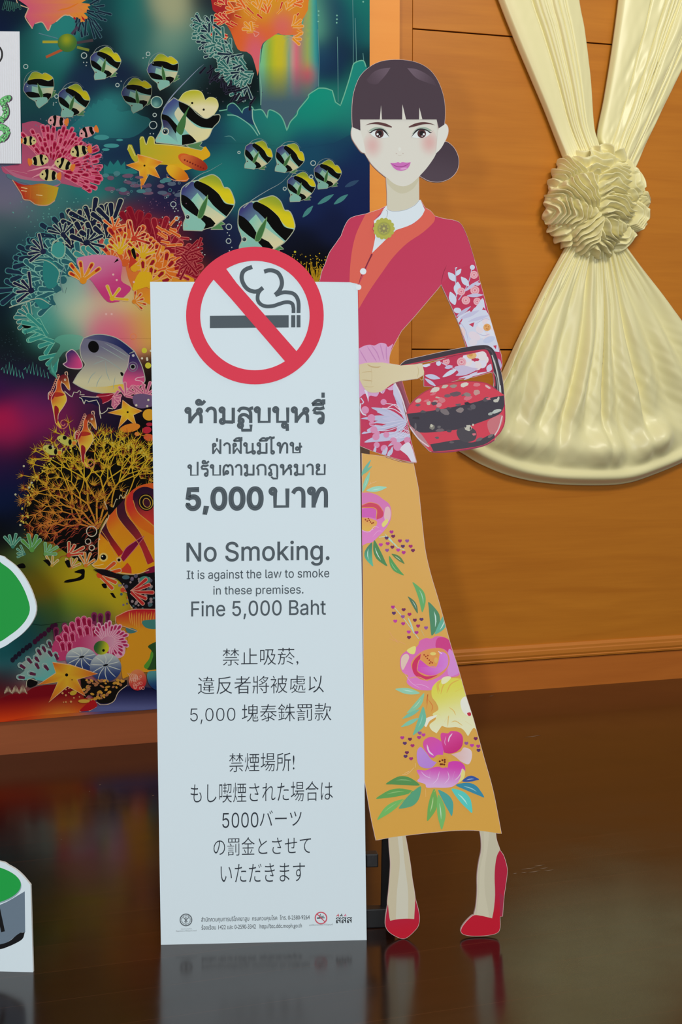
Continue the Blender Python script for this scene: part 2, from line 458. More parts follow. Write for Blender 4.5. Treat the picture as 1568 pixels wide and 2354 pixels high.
tailL = [[(1010, -350), (1075, -180), (1141, 0), (1175, 86), (1217, 185), (1253, 271), (1293, 379), (1310, 430)], [(1280, -350), (1306, -180), (1327, 0), (1339, 68), (1352, 181), (1359, 289), (1368, 345), (1372, 430)]]
tailR = [[(1455, -350), (1437, -180), (1417, 0), (1402, 113), (1384, 226), (1368, 311), (1376, 350), (1378, 430)], [(1800, -350), (1722, -180), (1636, 0), (1568, 149), (1510, 268), (1451, 393), (1440, 420), (1425, 440)]]
def tail(L, R, seed, c0, c1, nf, wr):
    """hanging length of cloth: plain at the sides, narrow gathered pleats between c0 and c1"""
    rr = np.random.RandomState(seed); cs = np.sort(rr.uniform(c0, c1, nf)); am = rr.uniform(.45, 1, nf); wd = rr.uniform(.008, .017, nf)
    def f(u, v):
        x0, y0 = interp(L, v); x1, y1 = interp(R, v)
        uw = u + 0.010*np.sin(5*v+6*u)
        fold = sum(a*np.exp(-np.abs((uw-c-.03*math.sin(k*2.1)*(1-v))/w)**1.5) for k, (c, a, w) in enumerate(zip(cs, am, wd)))
        d = 0.018+0.026*np.sin(np.pi*np.clip(u, 0, 1))**0.5 - 0.011*fold + .006*np.sin(2*np.pi*1.7*u+.5+1.2*v)
        d = d + wr*(.004*vnoise(u*12, v*20, seed)+.0022*vnoise(u*26+v*10, v*44, seed+1))*sm(0, .3, u)
        d = d + .03*sm(.72, 1, v) - .006*np.abs(np.sin(2*np.pi*8*uw))*sm(.75, 1, v)
        edge = np.minimum(u, 1-u); d = d*sm(-.03, .035, edge)+.003
        return x0+(x1-x0)*u, y0+(y1-y0)*u, d
    return f
surf('drape_tail', tail(*tailL, 3, .34, .80, 12, 0.15), 220, 150, drape, SATIN)
surf('drape_tail', tail(*tailR, 8, .30, .86, 11, 0.8), 220, 150, drape, SATIN)

FOLDS = np.array([-.01, .09, .215, .315, .40, .475, .535, .60, .695, .80, .90, 1.01])
FAMP = np.array([.5, .95, .7, .85, 1.0, .65, .6, 1.0, .75, .9, .5])
def fan(u, v):
    botx, boty = interp([(1050, 1036), (1062, 1043), (1105, 1068), (1175, 1095), (1262, 1111), (1365, 1115), (1437, 1110), (1500, 1090), (1570, 1060), (1640, 1020), (1712, 960)], u)
    tx = 1297+(1418-1297)*u; ty = 560+0*u
    x = tx+(botx-tx)*v; y = ty+(boty-ty)*v
    x = x + 22*np.sin(np.pi*v)*(.5-u)*-0.9 + (1-sm(0, .3, u))*14*np.sin(np.pi*v**1.5)
    lip = sm(.90, .945, v)                                     # the hem is turned under into a smooth roll
    uu = u+.018*np.sin(3.5*v+9*u)+.007*np.sin(9*v+17*u)
    k = np.clip(np.searchsorted(FOLDS, uu)-1, 0, len(FOLDS)-2); f0 = FOLDS[k]; w = FOLDS[k+1]-f0
    t = np.clip((uu-f0)/w, 0, 1); sk = .5+.20*np.sin(k*2.7+1); t2 = np.where(t < sk, .5*t/sk, .5+.5*(t-sk)/(1-sk))
    pipe = (.5-.5*np.cos(2*np.pi*t2))**.8*FAMP[k]
    pipe = pipe*(.55+.45*np.sin(2.2*v+k*1.7)**2)
    amp = .016+.040*sm(.05, .75, v)
    gather = .0042*np.sin(2*np.pi*(uu*23+.6*np.sin(k*1.3)))*(1-sm(.02, .38, v))
    soft = .010*vnoise(u*9+2*v, v*5, 61)*sm(.2, .6, v)+.0036*vnoise(u*36+8*v, v*9, 19)+.0018*vnoise(u*70-30*v, v*20, 29)*sm(.3, .6, v)
    crease = .0022*np.abs(np.sin(2*np.pi*(uu*9+v*2.2)+2*vnoise(u*6, v*6, 8)))*sm(.45, .7, v)
    d = .018+.014*(1-v)+(amp*pipe*(1-.8*sm(.60, .88, v))+gather+(soft-crease)*(1-.5*sm(.7, .9, v)))*(1-.92*lip)
    puff = np.exp(-((v-.855)/.068)**2)
    d = d+puff*np.maximum(.012, .036+.011*np.sin(2*np.pi*4.3*u+1.2+.9*np.sin(9*u))+.016*vnoise(u*14+3*v, v*7, 4)+.004*vnoise(u*40+14*v, v*12, 14))
    d = d+.020*np.exp(-((v-.964)/.024)**2)
    d = d*(1-sm(.972, 1.0, v)*.93)+.004
    e = np.minimum(u, 1-u); d = d*sm(-.02, .02, e)+.003
    return x, y, np.maximum(d, .003)
surf('drape_skirt', fan, 420, 240, drape, SATIN)

# rosette: a domed ball of pleated ruffles
def rosette():
    nu, nv = 720, 360
    th = np.linspace(0, 2*np.pi, nu, endpoint=False); r = np.linspace(0.0, 1.0, nv)
    TH, R = np.meshgrid(th, r); TH = TH.ravel(); R = R.ravel()
    ph = R*math.pi*0.56
    X = np.sin(ph)*np.cos(TH); Y = np.sin(ph)*np.sin(TH); Zz = np.cos(ph)
    cent = np.array([(-.52, -.28), (-.68, .22), (.16, -.38), (.25, .12), (-.35, .62), (.2, .6), (.72, -.3), (.78, .25), (.55, .75), (-.1, -.85), (-.75, -.65), (.0, .95), (-.8, .75), (.95, -.05)])
    ang = np.radians([62, 100, 4, 12, 130, 48, 75, 110, 140, 8, 60, 30, 150, 90])
    frq = np.array([26, 27, 25, 25, 28, 27, 25, 26, 26, 24, 25, 26, 26, 26])*1.0
    wx = X+.03*np.sin(9*Y+3)+.02*np.sin(17*X+4*Y); wy = Y+.035*np.sin(8*X+1)+.02*np.sin(15*Y+2)
    D = np.stack([np.hypot(wx-c[0], (wy-c[1])*1.05) for c in cent], 1)
    idx = D.argmin(1); Ds = np.sort(D, 1); edge = np.clip((Ds[:, 1]-Ds[:, 0])/.10, 0, 1)
    a = ang[idx]; c = cent[idx]
    lx = (wx-c[:, 0])*np.cos(a)+(wy-c[:, 1])*np.sin(a); ly = -(wx-c[:, 0])*np.sin(a)+(wy-c[:, 1])*np.cos(a)
    fanned = ly*(1+.55*lx)+.040*np.sin(8*lx+idx)+.014*np.sin(21*lx+ly*5+idx)+.010*vnoise(X*13, Y*13, 41)+.004*vnoise(X*34, Y*34, 42)
    ridge = np.abs(np.sin(fanned*frq[idx]*(1.22+.12*np.sin(idx*2.0))+idx*1.3))
    crest = ridge**1.5
    h = (crest-.5)*(.45+.55*edge)-.30*(1-edge)
    rad = 1+(.11+.035*vnoise(X*12, Y*12, 43))*h+.025*np.sin(3*TH+1)*R+.02*np.sin(5*TH)*R
    rim = sm(.8, 1.0, R); rad = rad+.04*rim*np.sin(26*TH+3*np.sin(3*TH))
    px = 1354+112*X*rad; py = 470+122*Y*rad
    d = .03+.105*np.maximum(Zz, -0.2)*rad + .026*h
    d = np.maximum(d, .004)
    P = PR.at(px, py, 0*d)+WN*d[:, None]
    Fc = []
    for j in range(nv-1):
        for i in range(nu):
            k = (i+1) % nu; Fc.append((j*nu+i, (j+1)*nu+i, (j+1)*nu+k, j*nu+k))
    o = new_mesh('rosette', P, Fc, [SATIN], None, smooth=True)
    return inv_parent(fix_normals(o), drape)
rosette()
# loose ruffle standing up at the top of the rosette
def ruffle(u, v):
    x = 1325+80*u+4*np.sin(14*u); y = 372-24*v*(1+.25*np.sin(16*u))-6*np.sin(5*u)+4*np.cos(9*u)*v
    d = .075+.018*np.sin(20*u+3*v)*(.4+.6*v)+.01*v
    return x, y, d
surf('ruffle', ruffle, 120, 14, drape, SATIN)

# ---------------------------------------------------------------- the no-smoking standee (sign board + printed woman)
G = 1.0
FOAM = mat('white_foam_board', (216, 214, 210), 0.6, 0.2)
BLACK = mat('black_metal', (18, 18, 20), 0.45, 0.4)
standee = thing('no_smoking_standee', 'white no-smoking sign board with printed woman in red jacket and orange sarong', 'sign')
WHITE = (226, 238, 242); RED = (232, 60, 82); GREY = (84, 94, 100); INKD = (52, 58, 66)
T8 = 0.008
def ell(c, r, n=96): th = np.linspace(0, 2*math.pi, n+1)[:-1]; return np.stack([c[0]+r*np.cos(th), c[1]+r*np.sin(th)], 1)
CC = (586, 725.4); R0, R1 = 158.2, 125.7
# board outline with the round sign rising above its top edge
aL = math.asin((725.4-648)/R0); th = np.linspace(math.pi+aL, 2*math.pi-aL, 50)
outline = [(345, 648)]+[(CC[0]+R0*math.cos(t), CC[1]+R0*math.sin(t)) for t in th]+[(822, 648), (822.5, 652), (828, 656), (829, 661), (827, 667), (822.6, 668), (843, 2161), (370, 2172)]
SIGN_OUT = np.array(outline)
sign = slab(SIGN, [SIGN_OUT], T8, 'sign_board', FOAM, standee, front=0.0)
bpr = Print(SIGN, 0.1); bpr.fill(SIGN_OUT, WHITE); bpr.build('sign_face', sign)

# prohibition roundel
pr = Print(SIGN, 0.2)
pr.fill(ell(CC, R1+2), WHITE)
cig = Print(SIGN, 0.4)
cig.poly('S', '447,521! 447,609! 1015,605! 1015,516!', GREY)
cig.poly('S', '1033,516! 1063,516! 1063,604! 1033,604!', GREY); cig.poly('S', '1072,515! 1100,515! 1100,604! 1072,604!', GREY)
cig.build('cigarette_symbol', sign)
smk = Print(SIGN, 0.4)
smk.stroke('S', '1050,500! 1050,466! 1042,436 1018,423 985,424 945,436 900,450 850,452 812,436 792,405 795,362 812,334!', 27, GREY, n=8)
smk.stroke('S', '830,318! 800,340 765,346 722,330 692,296 676,250 684,208 710,184 752,168!', 30, GREY, n=8)
smk.stroke('S', '1086,500! 1086,430 1074,388 1046,360 1000,351 966,354 918,372!', 28, GREY, n=8)
smk.stroke('S', '918,370! 950,335 966,292 960,248 938,212 905,196 872,193 838,202!', 30, GREY, n=8)
smk.build('smoke_symbol', sign)
ring = Print(SIGN, 1.0)
ring.fill(ell(CC, R0), RED, holes=[ell(CC, R1)])
ring.poly('S', '470,256! 560,176! 640,285! 1072,776! 1090,800! 1000,868! 988,848! 600,398!', RED)
ring.build('prohibition_ring', sign)

# ---- lettering
THAI = {
 'ห': (1.15, ['o .18,.84', '.29,.84 .3,.5 .3,0', '.3,.1! .55,.45 .75,.66', 'o .9,.8', '.86,.64! .98,.5 1.0,.3 1.0,0']),
 'า': (.72, ['.06,.74! .18,.92 .38,.98 .55,.88 .6,.65 .6,0!']),
 'ม': (1.0, ['o .18,.86', '.29,.86! .29,.2!', 'o .2,.12', '.28,.09! .88,.07!', '.88,1! .88,0!']),
 'ส': (.95, ['.06,.74! .22,.94 .48,.96 .7,.88 .82,.7 .84,.45 .84,0!', '.72,.86! .86,.95 1.0,.98!', 'o .24,.14', '.13,.18! .16,.42 .35,.55 .58,.5 .84,.26!']),
 'บ': (1.02, ['o .17,.86', '.28,.86! .28,.07! .92,.07! .92,1!']),
 'ร': (.8, ['o .56,.12', '.68,.14! .7,.4 .66,.58 .5,.64 .3,.63 .1,.7!', '.1,.72! .24,.92 .5,.9 .78,.98!']),
 'ฝ': (.88, ['o .2,.82', '.1,.8! .1,0!', '.1,.05! .42,.5! .74,.05!', '.76,0! .76,1.35!']),
 'น': (1.08, ['o .17,.86', '.28,.86! .28,.02!', '.28,.08! .55,.12 .8,.24!', 'o .92,.13', '.83,1! .83,.12!']),
 'โ': (.58, ['-.1,1.32! .05,1.5 .25,1.46 .5,1.5!', '.45,1.48! .2,1.36 .2,1.15 .2,.2!', 'o .31,.12']),
 'ท': (1.05, ['o .17,.86', '.28,.86! .28,0!', '.28,.12! .5,.75 .68,.96 .86,.9 .92,.7 .92,0!']),
 'ษ': (1.08, ['o .17,.86', '.28,.86! .28,.07! .9,.07! .9,1!', 'o .66,.45', '.76,.48! 1.1,.66!']),
 'ป': (1.0, ['o .17,.86', '.28,.86! .28,.07! .9,.07! .9,1.3!']),
 'ต': (1.0, ['.1,0! .08,.55 .18,.88 .38,.97 .5,.84 .62,.97 .82,.9 .92,.6 .92,0!', 'o .4,.3', '.12,.06! .3,.24!']),
 'ก': (.95, ['.2,0! .2,.52! .07,.68! .22,.9 .5,.98 .76,.9 .85,.65 .85,0!']),
 'ฎ': (1.0, ['o .22,.12', '.3,.2! .28,.52! .1,.68! .25,.9 .52,.98 .78,.9 .86,.65 .86,-.3! .5,-.3! .3,-.12!']),
 'ย': (1.0, ['o .24,.86', '.13,.84! .16,.62 .42,.52!', '.42,.52! .2,.44 .12,.28 .12,.07! .86,.07! .86,1!']),
 '้': (0, ['o -.3,1.36', '-.24,1.27! -.1,1.26 .1,1.46!']),
 'ั': (0, ['o -.45,1.26', '-.42,1.16! -.25,1.14 .02,1.34!']),
 'ู': (0, ['o -.75,-.15', '-.66,-.14! -.64,-.46! -.1,-.46! -.1,-.1!']),
 'ุ': (0, ['o -.3,-.16', '-.14,-.06! -.12,-.52!']),
 'ี': (0, ['-.78,1.18! -.5,1.42 -.24,1.4 -.06,1.2! -.78,1.18!', '-.06,1.18! -.06,1.52!']),
 'ื': (0, ['-.78,1.18! -.5,1.42 -.24,1.4 -.06,1.2! -.78,1.18!', '-.06,1.18! -.06,1.55!', '-.26,1.3! -.26,1.55!']),
 '่': (0, ['-.1,1.62! -.1,1.95!']),
 '่low': (0, ['-.42,1.12! -.42,1.45!']),
}
def slope(y): return -0.0245*(y-648)/1517
CX = 590.0
def thai(pr, glyphs, x0, x1, ybase, H, wt, color, gap=.13):
    tot = sum(THAI[g][0]+gap for g in glyphs if THAI[g][0])-gap
    sx = (x1-x0)/tot; cur = 0; end = 0
    for g in glyphs:
        w, strokes = THAI[g]
        if w: cur = end; end = cur+w+gap
        for s in strokes:
            ox = cur if w else end-gap
            if s[0] == 'o':
                q = [float(a) for a in s[2:].split(',')]; rr = .125
                P = np.array([(q[0]+rr*math.cos(t)*(H/sx), q[1]+rr*math.sin(t)) for t in np.linspace(0, 2*math.pi, 17)[:-1]]); closed = True
            else: P = path('P', s, False, 5); closed = False
            X = x0+(P[:, 0]+ox)*sx; Y = ybase-P[:, 1]*H; Y = Y+slope(ybase)*(X-CX)
            pr.line(np.stack([X, Y], 1), wt*H, color, closed)
def text_geo(body, bold, font=None):
    """glyph outlines of a line of text, triangulated contour by contour (overlapping contours stay filled)"""
    c = bpy.data.curves.new('lettering', 'FONT'); c.body = body; c.resolution_u = 4
    c.dimensions = '2D'; c.fill_mode = 'NONE'
    if font: c.font = font
    o = bpy.data.objects.new('lettering', c); COL.objects.link(o)
    bpy.context.view_layer.update()
    dg = bpy.context.evaluated_depsgraph_get(); me = o.evaluated_get(dg).to_mesh()
    co_ = np.array([v.co[:2] for v in me.vertices]); nb = {}
    for e in me.edges:
        a, b = e.vertices; nb.setdefault(a, []).append(b); nb.setdefault(b, []).append(a)
    o.evaluated_get(dg).to_mesh_clear(); bpy.data.objects.remove(o); bpy.data.curves.remove(c)
    seen = set(); loops = []
    for s0 in nb:
        if s0 in seen: continue
        L = [s0]; seen.add(s0); cur = s0
        while True:
            n_ = [q for q in nb[cur] if q not in seen]
            if not n_: break
            cur = n_[0]; seen.add(cur); L.append(cur)
        if len(L) > 2: loops.append(co_[L])
    # nesting depth decides ink or counter; contours that only overlap stay ink
    def inside(p, P):
        x, y = p; r = False; j = len(P)-1
        for i in range(len(P)):
            if (P[i][1] > y) != (P[j][1] > y) and x < (P[j][0]-P[i][0])*(y-P[i][1])/(P[j][1]-P[i][1])+P[i][0]: r = not r
            j = i
        return r
    bb = [(L.min(0), L.max(0)) for L in loops]; par = [[] for _ in loops]
    for i, L in enumerate(loops):
        for j, M in enumerate(loops):
            if i != j and (bb[j][0] <= bb[i][0]+1e-9).all() and (bb[j][1] >= bb[i][1]-1e-9).all() and all(inside(q, M) for q in L[::max(1, len(L)//6)]): par[i].append(j)
    if bold < 0:
        for i, L in enumerate(loops):
            d = np.roll(L, -1, 0)-np.roll(L, 1, 0); l = np.hypot(d[:, 0], d[:, 1]); l[l == 0] = 1; nn = np.stack([d[:, 1], -d[:, 0]], 1)/l[:, None]
            ar = np.sum(L[:, 0]*np.roll(L[:, 1], -1)-np.roll(L[:, 0], -1)*L[:, 1])
            loops[i] = L+nn*(1 if ar > 0 else -1)*bold*(1 if len(par[i]) % 2 == 0 else -1)
    V = []; T = []; BV = []; BT = []
    for i, L in enumerate(loops):
        if len(par[i]) % 2: continue
        holes = [loops[j] for j in range(len(loops)) if len(par[j]) == len(par[i])+1 and i in par[j]]
        allp = [L]+holes
        t = tessellate_polygon([[Vector((p[0], p[1], 0)) for p in q] for q in allp]); o_ = len(V)
        for q in allp: V += [tuple(p) for p in q]
        T += [(a+o_, b+o_, c_+o_) for a, b, c_ in t]
        if bold > 0:
            for q in allp:
                d = np.roll(q, -1, 0)-np.roll(q, 1, 0); l = np.hypot(d[:, 0], d[:, 1]); l[l == 0] = 1; nn = np.stack([-d[:, 1], d[:, 0]], 1)/l[:, None]*bold
                m_ = len(q); o_ = len(BV); BV += [tuple(p) for p in q+nn]+[tuple(p) for p in q-nn]
                for k in range(m_): k2 = (k+1) % m_; BT += [(o_+k, o_+k2, o_+m_+k), (o_+k2, o_+m_+k2, o_+m_+k)]
    return np.array(V), T, np.array(BV), BT
try:
    import os
    SANS = bpy.data.fonts.load(os.path.join(bpy.utils.system_resource('DATAFILES', path='fonts'), 'Inter.woff2'))
except Exception: SANS = None
def text(pr, body, x0, x1, y0, y1, color, off=0.0, font=None, sl=None):
    V, T, BV, BT = text_geo(body, off, font); a = V.min(0); b = V.max(0)
    def put(V, T):
        q = (V-a)/(b-a); X = x0+q[:, 0]*(x1-x0); yc = (y0+y1)/2; Y = y1-q[:, 1]*(y1-y0)+(slope(yc) if sl is None else sl)*(X-CX)
        pr.tris(np.stack([X, Y], 1), T, color)
    put(V, T)
    if len(BT): put(BV, BT)
def tline(name='text_line'): return Print(SIGN, 0.4)
p = tline(); thai(p, 'ห ้ า ม ส ู บ บ ุ ห ร ี ่'.split(' '), 425.5, 746.5, 972.5, 35.5, .215, GREY); p.build('text_line', sign)
p = tline(); thai(p, ['ฝ', '่low', 'า', 'ฝ', 'ื', 'น', 'ม', 'ี', 'โ', 'ท', 'ษ'], 487.5, 694, 1043, 25, .185, GREY); p.build('text_line', sign)
p = tline(); thai(p, 'ป ร ั บ ต า ม ก ฎ ห ม า ย'.split(' '), 432, 750, 1093, 25, .185, GREY); p.build('text_line', sign)
p = tline(); text(p, '5,000', 429, 603, 1121, 1181, GREY, .035, SANS, -.009); thai(p, ['บ', 'า', 'ท'], 620, 755, 1168, 44.5, .215, GREY); p.build('text_line', sign)
p = tline(); text(p, 'No Smoking.', 429.3, 757, 1244.5, 1301.5, GREY, .009, SANS, -.013); p.build('text_line', sign)
p = tline(); text(p, 'It is against the law to smoke', 429.3, 757, 1309, 1335, GREY, .005, SANS, -.0135); p.build('text_line', sign)
p = tline(); text(p, 'in these premises.', 490.5, 697.5, 1346, 1371, GREY, .005, SANS, -.0135); p.build('text_line', sign)
p = tline(); text(p, 'Fine 5,000 Baht', 440, 749, 1380, 1423, GREY, .005, SANS, -.0135); p.build('text_line', sign)
p = tline(); text(p, '禁止吸菸,', 511.7, 686, 1490, 1530.5, INKD, -.009); p.build('text_line', sign)
p = tline(); text(p, '違反者將被處以', 454.8, 744.6, 1553.5, 1594.5, INKD, -.009); p.build('text_line', sign)
p = tline(); text(p, '5,000', 437, 541, 1626, 1663, INKD, -.008, SANS); text(p, '塊泰銖罰款', 556, 762, 1618.5, 1659, INKD, -.009); p.build('text_line', sign)
p = tline(); text(p, '禁煙場所!', 526.8, 677, 1730.5, 1774, INKD, -.009); p.build('text_line', sign)
p = tline(); text(p, 'もし喫煙された場合は', 438.3, 765, 1798, 1844, INKD, -.009); p.build('text_line', sign)
p = tline(); text(p, '5000', 511, 594, 1867, 1902, INKD, -.002, SANS); text(p, 'バーツ', 597, 693.5, 1864, 1900, INKD, -.006); p.build('text_line', sign)
p = tline(); text(p, 'の罰金とさせて', 491, 715, 1924, 1966, INKD, -.009); p.build('text_line', sign)
p = tline(); text(p, 'いただきます', 507, 701, 1985, 2028, INKD, -.009); p.build('text_line', sign)
FG = (96, 102, 106)
p = tline(); text(p, 'สำนักควบคุมการบริโภคยาสูบ  กรมควบคุมโรค  โทร. 0-2580-9264', 462.7, 712, 2104.5, 2119.5, FG, .008); p.build('text_line', sign)
p = tline(); text(p, 'ร้องเรียน 1422 และ 0-2590-3342   http://btc.ddc.moph.go.th', 463.3, 694, 2122.5, 2137.5, FG, .008); p.build('text_line', sign)
p = tline()
p.disc('T', (128, 118), 46, FG, ring=2.2, n=32); p.disc('T', (128, 118), 33, FG, ring=1.0, n=32)
p.stroke('T', '128,92 128,145', 7, FG); p.stroke('T', '108,98 120,112 128,114 138,110 150,98', 6, FG); p.stroke('T', '116,135 128,120 140,136', 5, FG)
for i in range(18):
    a = i*math.pi/9; p.disc('T', (128+39*math.cos(a), 118+39*math.sin(a)), 3.2, (130, 136, 140), n=6)
text(p, 'กรมควบคุมโรค', 416, 441, 2129.5, 2133.5, (130, 136, 140)); text(p, 'Department of Disease Control', 404.7, 451.6, 2134, 2138.5, (130, 136, 140)); p.build('emblem', sign)
p = tline()
p.stroke('T', '1155,104 1200,101', 10, INKD); p.stroke('T', '1205,101 1213,101', 10, INKD); p.stroke('T', '1183,72 1178,86 1195,90 1210,88', 5, INKD)
p.disc('T', (1186, 103), 44, (214, 70, 92), ring=2.0, n=32); p.stroke('T', '1155,72 1218,134', 7, (214, 70, 92)); p.disc('T', (1186, 103), 49, (214, 120, 130), ring=.6, n=32)
text(p, 'มูลนิธิรณรงค์เพื่อการไม่สูบบุหรี่', 711, 765.5, 2127, 2132, (110, 116, 120)); p.build('emblem', sign)
p = tline(); thai(p, ['ส', 'ส', 'ส'], 772, 808.5, 2126, 12, .17, (50, 54, 60))
for x, c in ((1318, (205, 70, 85)), (1345, (40, 40, 44)), (1375, (225, 120, 150))):
    p.disc('T', (x+4, 74), 4, c, n=8); p.stroke('T', f'{x-10},90 {x},80 {x+10},86', 6, c); p.stroke('T', f'{x+2},78 {x+8},92', 5, c)
p.build('emblem', sign)

# ---- the printed woman: one cut board, artwork on top
HAIR = (78, 61, 70); SKIN = (230, 224, 210); JRED = (205, 58, 90); CORAL = (232, 104, 86); ORNG = (226, 166, 78); SHOE = (198, 26, 54); SKN2 = (212, 198, 166)
hair_o = path('A', '347,604! 343,520 346,430 360,340 400,240 470,170 560,128 680,118 800,135 890,180 950,250 990,340 1010,430 1013,520 1008,585! 968,612! 952,548! 400,548! 403,628!')
bun_o = path('A', '1000,712 1065,738 1103,800 1112,860 1097,920 1050,970 980,996 910,992 860,970 820,930 900,830')
head_o = path('A', '400,500! 403,600! 370,590 347,600 338,640 345,685 375,735 410,780 440,795 480,862 530,915 590,965! 597,1080! 597,1195! 640,1300! 830,1200! 825,1130! 824,962! 880,900 930,830 950,792! 985,755 1015,700 1034,650 1034,605 1015,580 985,585 962,625! 950,500!')
jack_o = path('A', '383,1722! 110,1718! 128,1640 152,1585 180,1510 228,1440 266,1385! 290,1320 322,1268 370,1245 440,1230! 545,1195! 590,1172! 600,1202! 640,1218 720,1212 790,1180 825,1145! 836,1127! 868,1185! 905,1205 940,1245! 1000,1262 1080,1276 1122,1297 1152,1345 1185,1430 1225,1560! 1260,1690! 1100,1800! 1045,1745! 985,1738! 960,1770! 790,1970! 700,2070! 640,2180 613,2250 610,2310! 640,2450! 682,2545! 720,2655! 745,2755! 770,2875! 808,3020! 805,3022! 700,3002 590,2970 500,2940 400,2900! 404,2800!')
slv_o = path('B', '985,10! 1060,170! 1120,310! 1170,470! 1000,550! 855,600! 862,680! 862,745! 950,752! 1100,702 1220,678 1340,645! 1400,655 1424,600 1418,520! 1392,440! 1335,250! 1270,10! 1225,-140! 1100,-100!')
hand_o = path('B', '395,590! 450,578 560,575! 690,597! 800,588! 848,584! 862,640! 862,662! 815,690! 700,706! 650,720 610,745 570,775 530,790 470,790 430,760 397,700!')
bask_h = np.concatenate([path('B', '690,597! 705,580 740,557 830,535 950,508 1060,485 1180,462 1290,449 1340,462 1375,505 1405,600 1428,700 1440,820!', False), path('B', '1440,820! 1380,800! 1365,740! 1368,700 1345,560 1325,510 1300,490 1220,500 1100,522 950,555 830,580 750,597 700,600!', False)])
bask_l = path('B', '655,720! 700,706! 728,800! 765,905! 800,960! 760,990! 740,960!')
bask_o = path('B', '735,945! 752,890 770,872 800,838 850,798 900,770 960,742 1080,716 1200,712 1310,726 1385,772 1440,810! 1445,900 1442,1000 1415,1070 1375,1115! 1368,1135 1290,1175 1150,1205 1000,1222 915,1218 880,1190 820,1125 760,1040')
sar_o = np.concatenate([path('C', '196,-30! 400,2! 540,45! 636,55! 660,180 680,290 700,480 715,620 730,750 750,870 790,1030 850,1230 905,1430 960,1630 1015,1800 1085,2048!', False), path('D', '1150,270 1240,600 1320,890 1391,1256! 1280,1240 1150,1226 1000,1228 850,1240 700,1255 500,1280 400,1295 315,1312! 270,1100 240,920 218,800! 218,740!', False)])
legl_o = path('D', '425,1280! 430,1380 440,1500 437,1600 425,1750 415,1870 437,2010! 640,2000! 652,1850 645,1760 625,1640 610,1520 590,1400 565,1260!')
legr_o = path('D', '1203,1215! 1218,1300 1220,1400 1200,1500 1185,1620 1185,1750 1175,1880 1155,1962! 1320,1990! 1335,1780 1335,1650 1345,1500 1378,1392! 1350,1310 1340,1235!')
shl_o = path('D', '418,1860! 402,1950 396,2030 410,2075 440,2108 490,2138 545,2156 590,2140 640,2095 675,2050 687,1990 680,1920 650,1805! 650,1860 643,1988! 580,1985 500,1990 437,2003! 428,1960')
shr_o = path('D', '1378,1396! 1412,1450 1438,1540 1440,1600 1424,1720 1413,1800 1400,1965! 1378,1968! 1379,2060 1355,2106 1270,2128 1150,2133 1075,2122 1045,2095 1060,2050 1110,1990 1160,1955 1230,1962! 1312,1982! 1327,1900 1337,1780 1333,1640 1337,1540 1352,1450')
polys = [hair_o, bun_o, head_o, jack_o, slv_o, hand_o, bask_h, bask_l, bask_o, sar_o, legl_o, legr_o, shl_o, shr_o]
RIM = mat('cut_edge', (226, 198, 190), 0.6, 0.2)
woman = slab(SIGN, polys, T8-0.0006, 'printed_woman', RIM, standee, front=-0.0005, grow=1.0)

def part(name, z0, fn, clip=None):
    p = Print(SIGN, z0, clip=clip); fn(p); return p.build(name, woman)
def f_bun(p): p.fill(bun_o, lg((1000, 720), (72, 56, 66), (950, 980), (84, 68, 78), 'A'))
part('hair_bun', .1, f_bun)
def f_face(p):
    p.fill(head_o, SKIN)
    p.poly('A', '590,965! 640,1000 700,1012 770,1000 824,962! 825,1130! 790,1165 720,1200 640,1208 597,1195! 597,1080!', (220, 212, 188))
    p.poly('A', '590,965! 650,1005 710,1015 770,1003 824,962! 824,988! 780,1050 710,1082 650,1062 596,1010!', (211, 202, 172))
    p.poly('A', '440,790! 500,850 590,962! 645,1010 710,1030 770,1010 824,962! 900,870 945,790! 900,600 450,600', SKIN)
    p.disc('A', (508, 735), (84, 118), rg((490, 735), (95, 120), (228, 186, 178), SKIN, 'A'), n=32)
    p.disc('A', (882, 715), (76, 118), rg((900, 715), (95, 120), (228, 182, 174), SKIN, 'A'), n=32)
    # nose
    p.disc('A', (663, 794), (6, 4), (210, 194, 180)); p.disc('A', (710, 794), (6, 4), (210, 194, 180)); p.stroke('A', '670,802 686,809 703,802', 4, (216, 204, 190), taper=1)
    p.disc('A', (686, 762), (10, 14), (236, 233, 220))
    p.disc('A', (404, 690), (4, 4), SKIN)
part('face', .25, f_face)
for sgn in (1, -1):
    m = (lambda s: s) if sgn == 1 else (lambda s: ' '.join(f'{1382-float(w.rstrip("!").split(",")[0]):.0f},{float(w.rstrip("!").split(",")[1]):.0f}'+('!' if w.endswith('!') else '') for w in s.split()))
    def f_brow(p): p.poly('A', m('437,590! 480,573 530,567 585,577 632,600! 628,607! 580,597 530,584 480,582'), (98, 60, 60))
    part('eyebrow', .6, f_brow)
    def f_eye(p):
        p.poly('A', m('462,628! 500,607 545,603 582,618 610,655! 580,640 545,630 500,635'), lg((500, 603), (160, 178, 160), (560, 650), (190, 200, 184), 'A') if sgn == 1 else lg((882, 603), (160, 178, 160), (822, 650), (190, 200, 184), 'A'))
        p.poly('A', m('472,645! 500,627 545,618 580,634 610,676! 570,681 520,679 490,664'), (236, 240, 236))
        p.disc('A', (540 if sgn == 1 else 845, 650), (31, 31), (84, 48, 48), n=28); p.disc('A', (540 if sgn == 1 else 847, 648), (18, 18), (26, 16, 20), n=20)
        p.disc('A', (527 if sgn == 1 else 860, 655), (8, 8), (240, 240, 240), n=12); p.disc('A', (541 if sgn == 1 else 848, 668), (4.5, 4.5), (235, 235, 235), n=10)
        p.poly('A', m('449,624! 470,640 500,622 545,612 582,628 613,677! 578,640 545,622 500,631 474,647'), (42, 38, 44))
    part('eye', .6, f_eye)
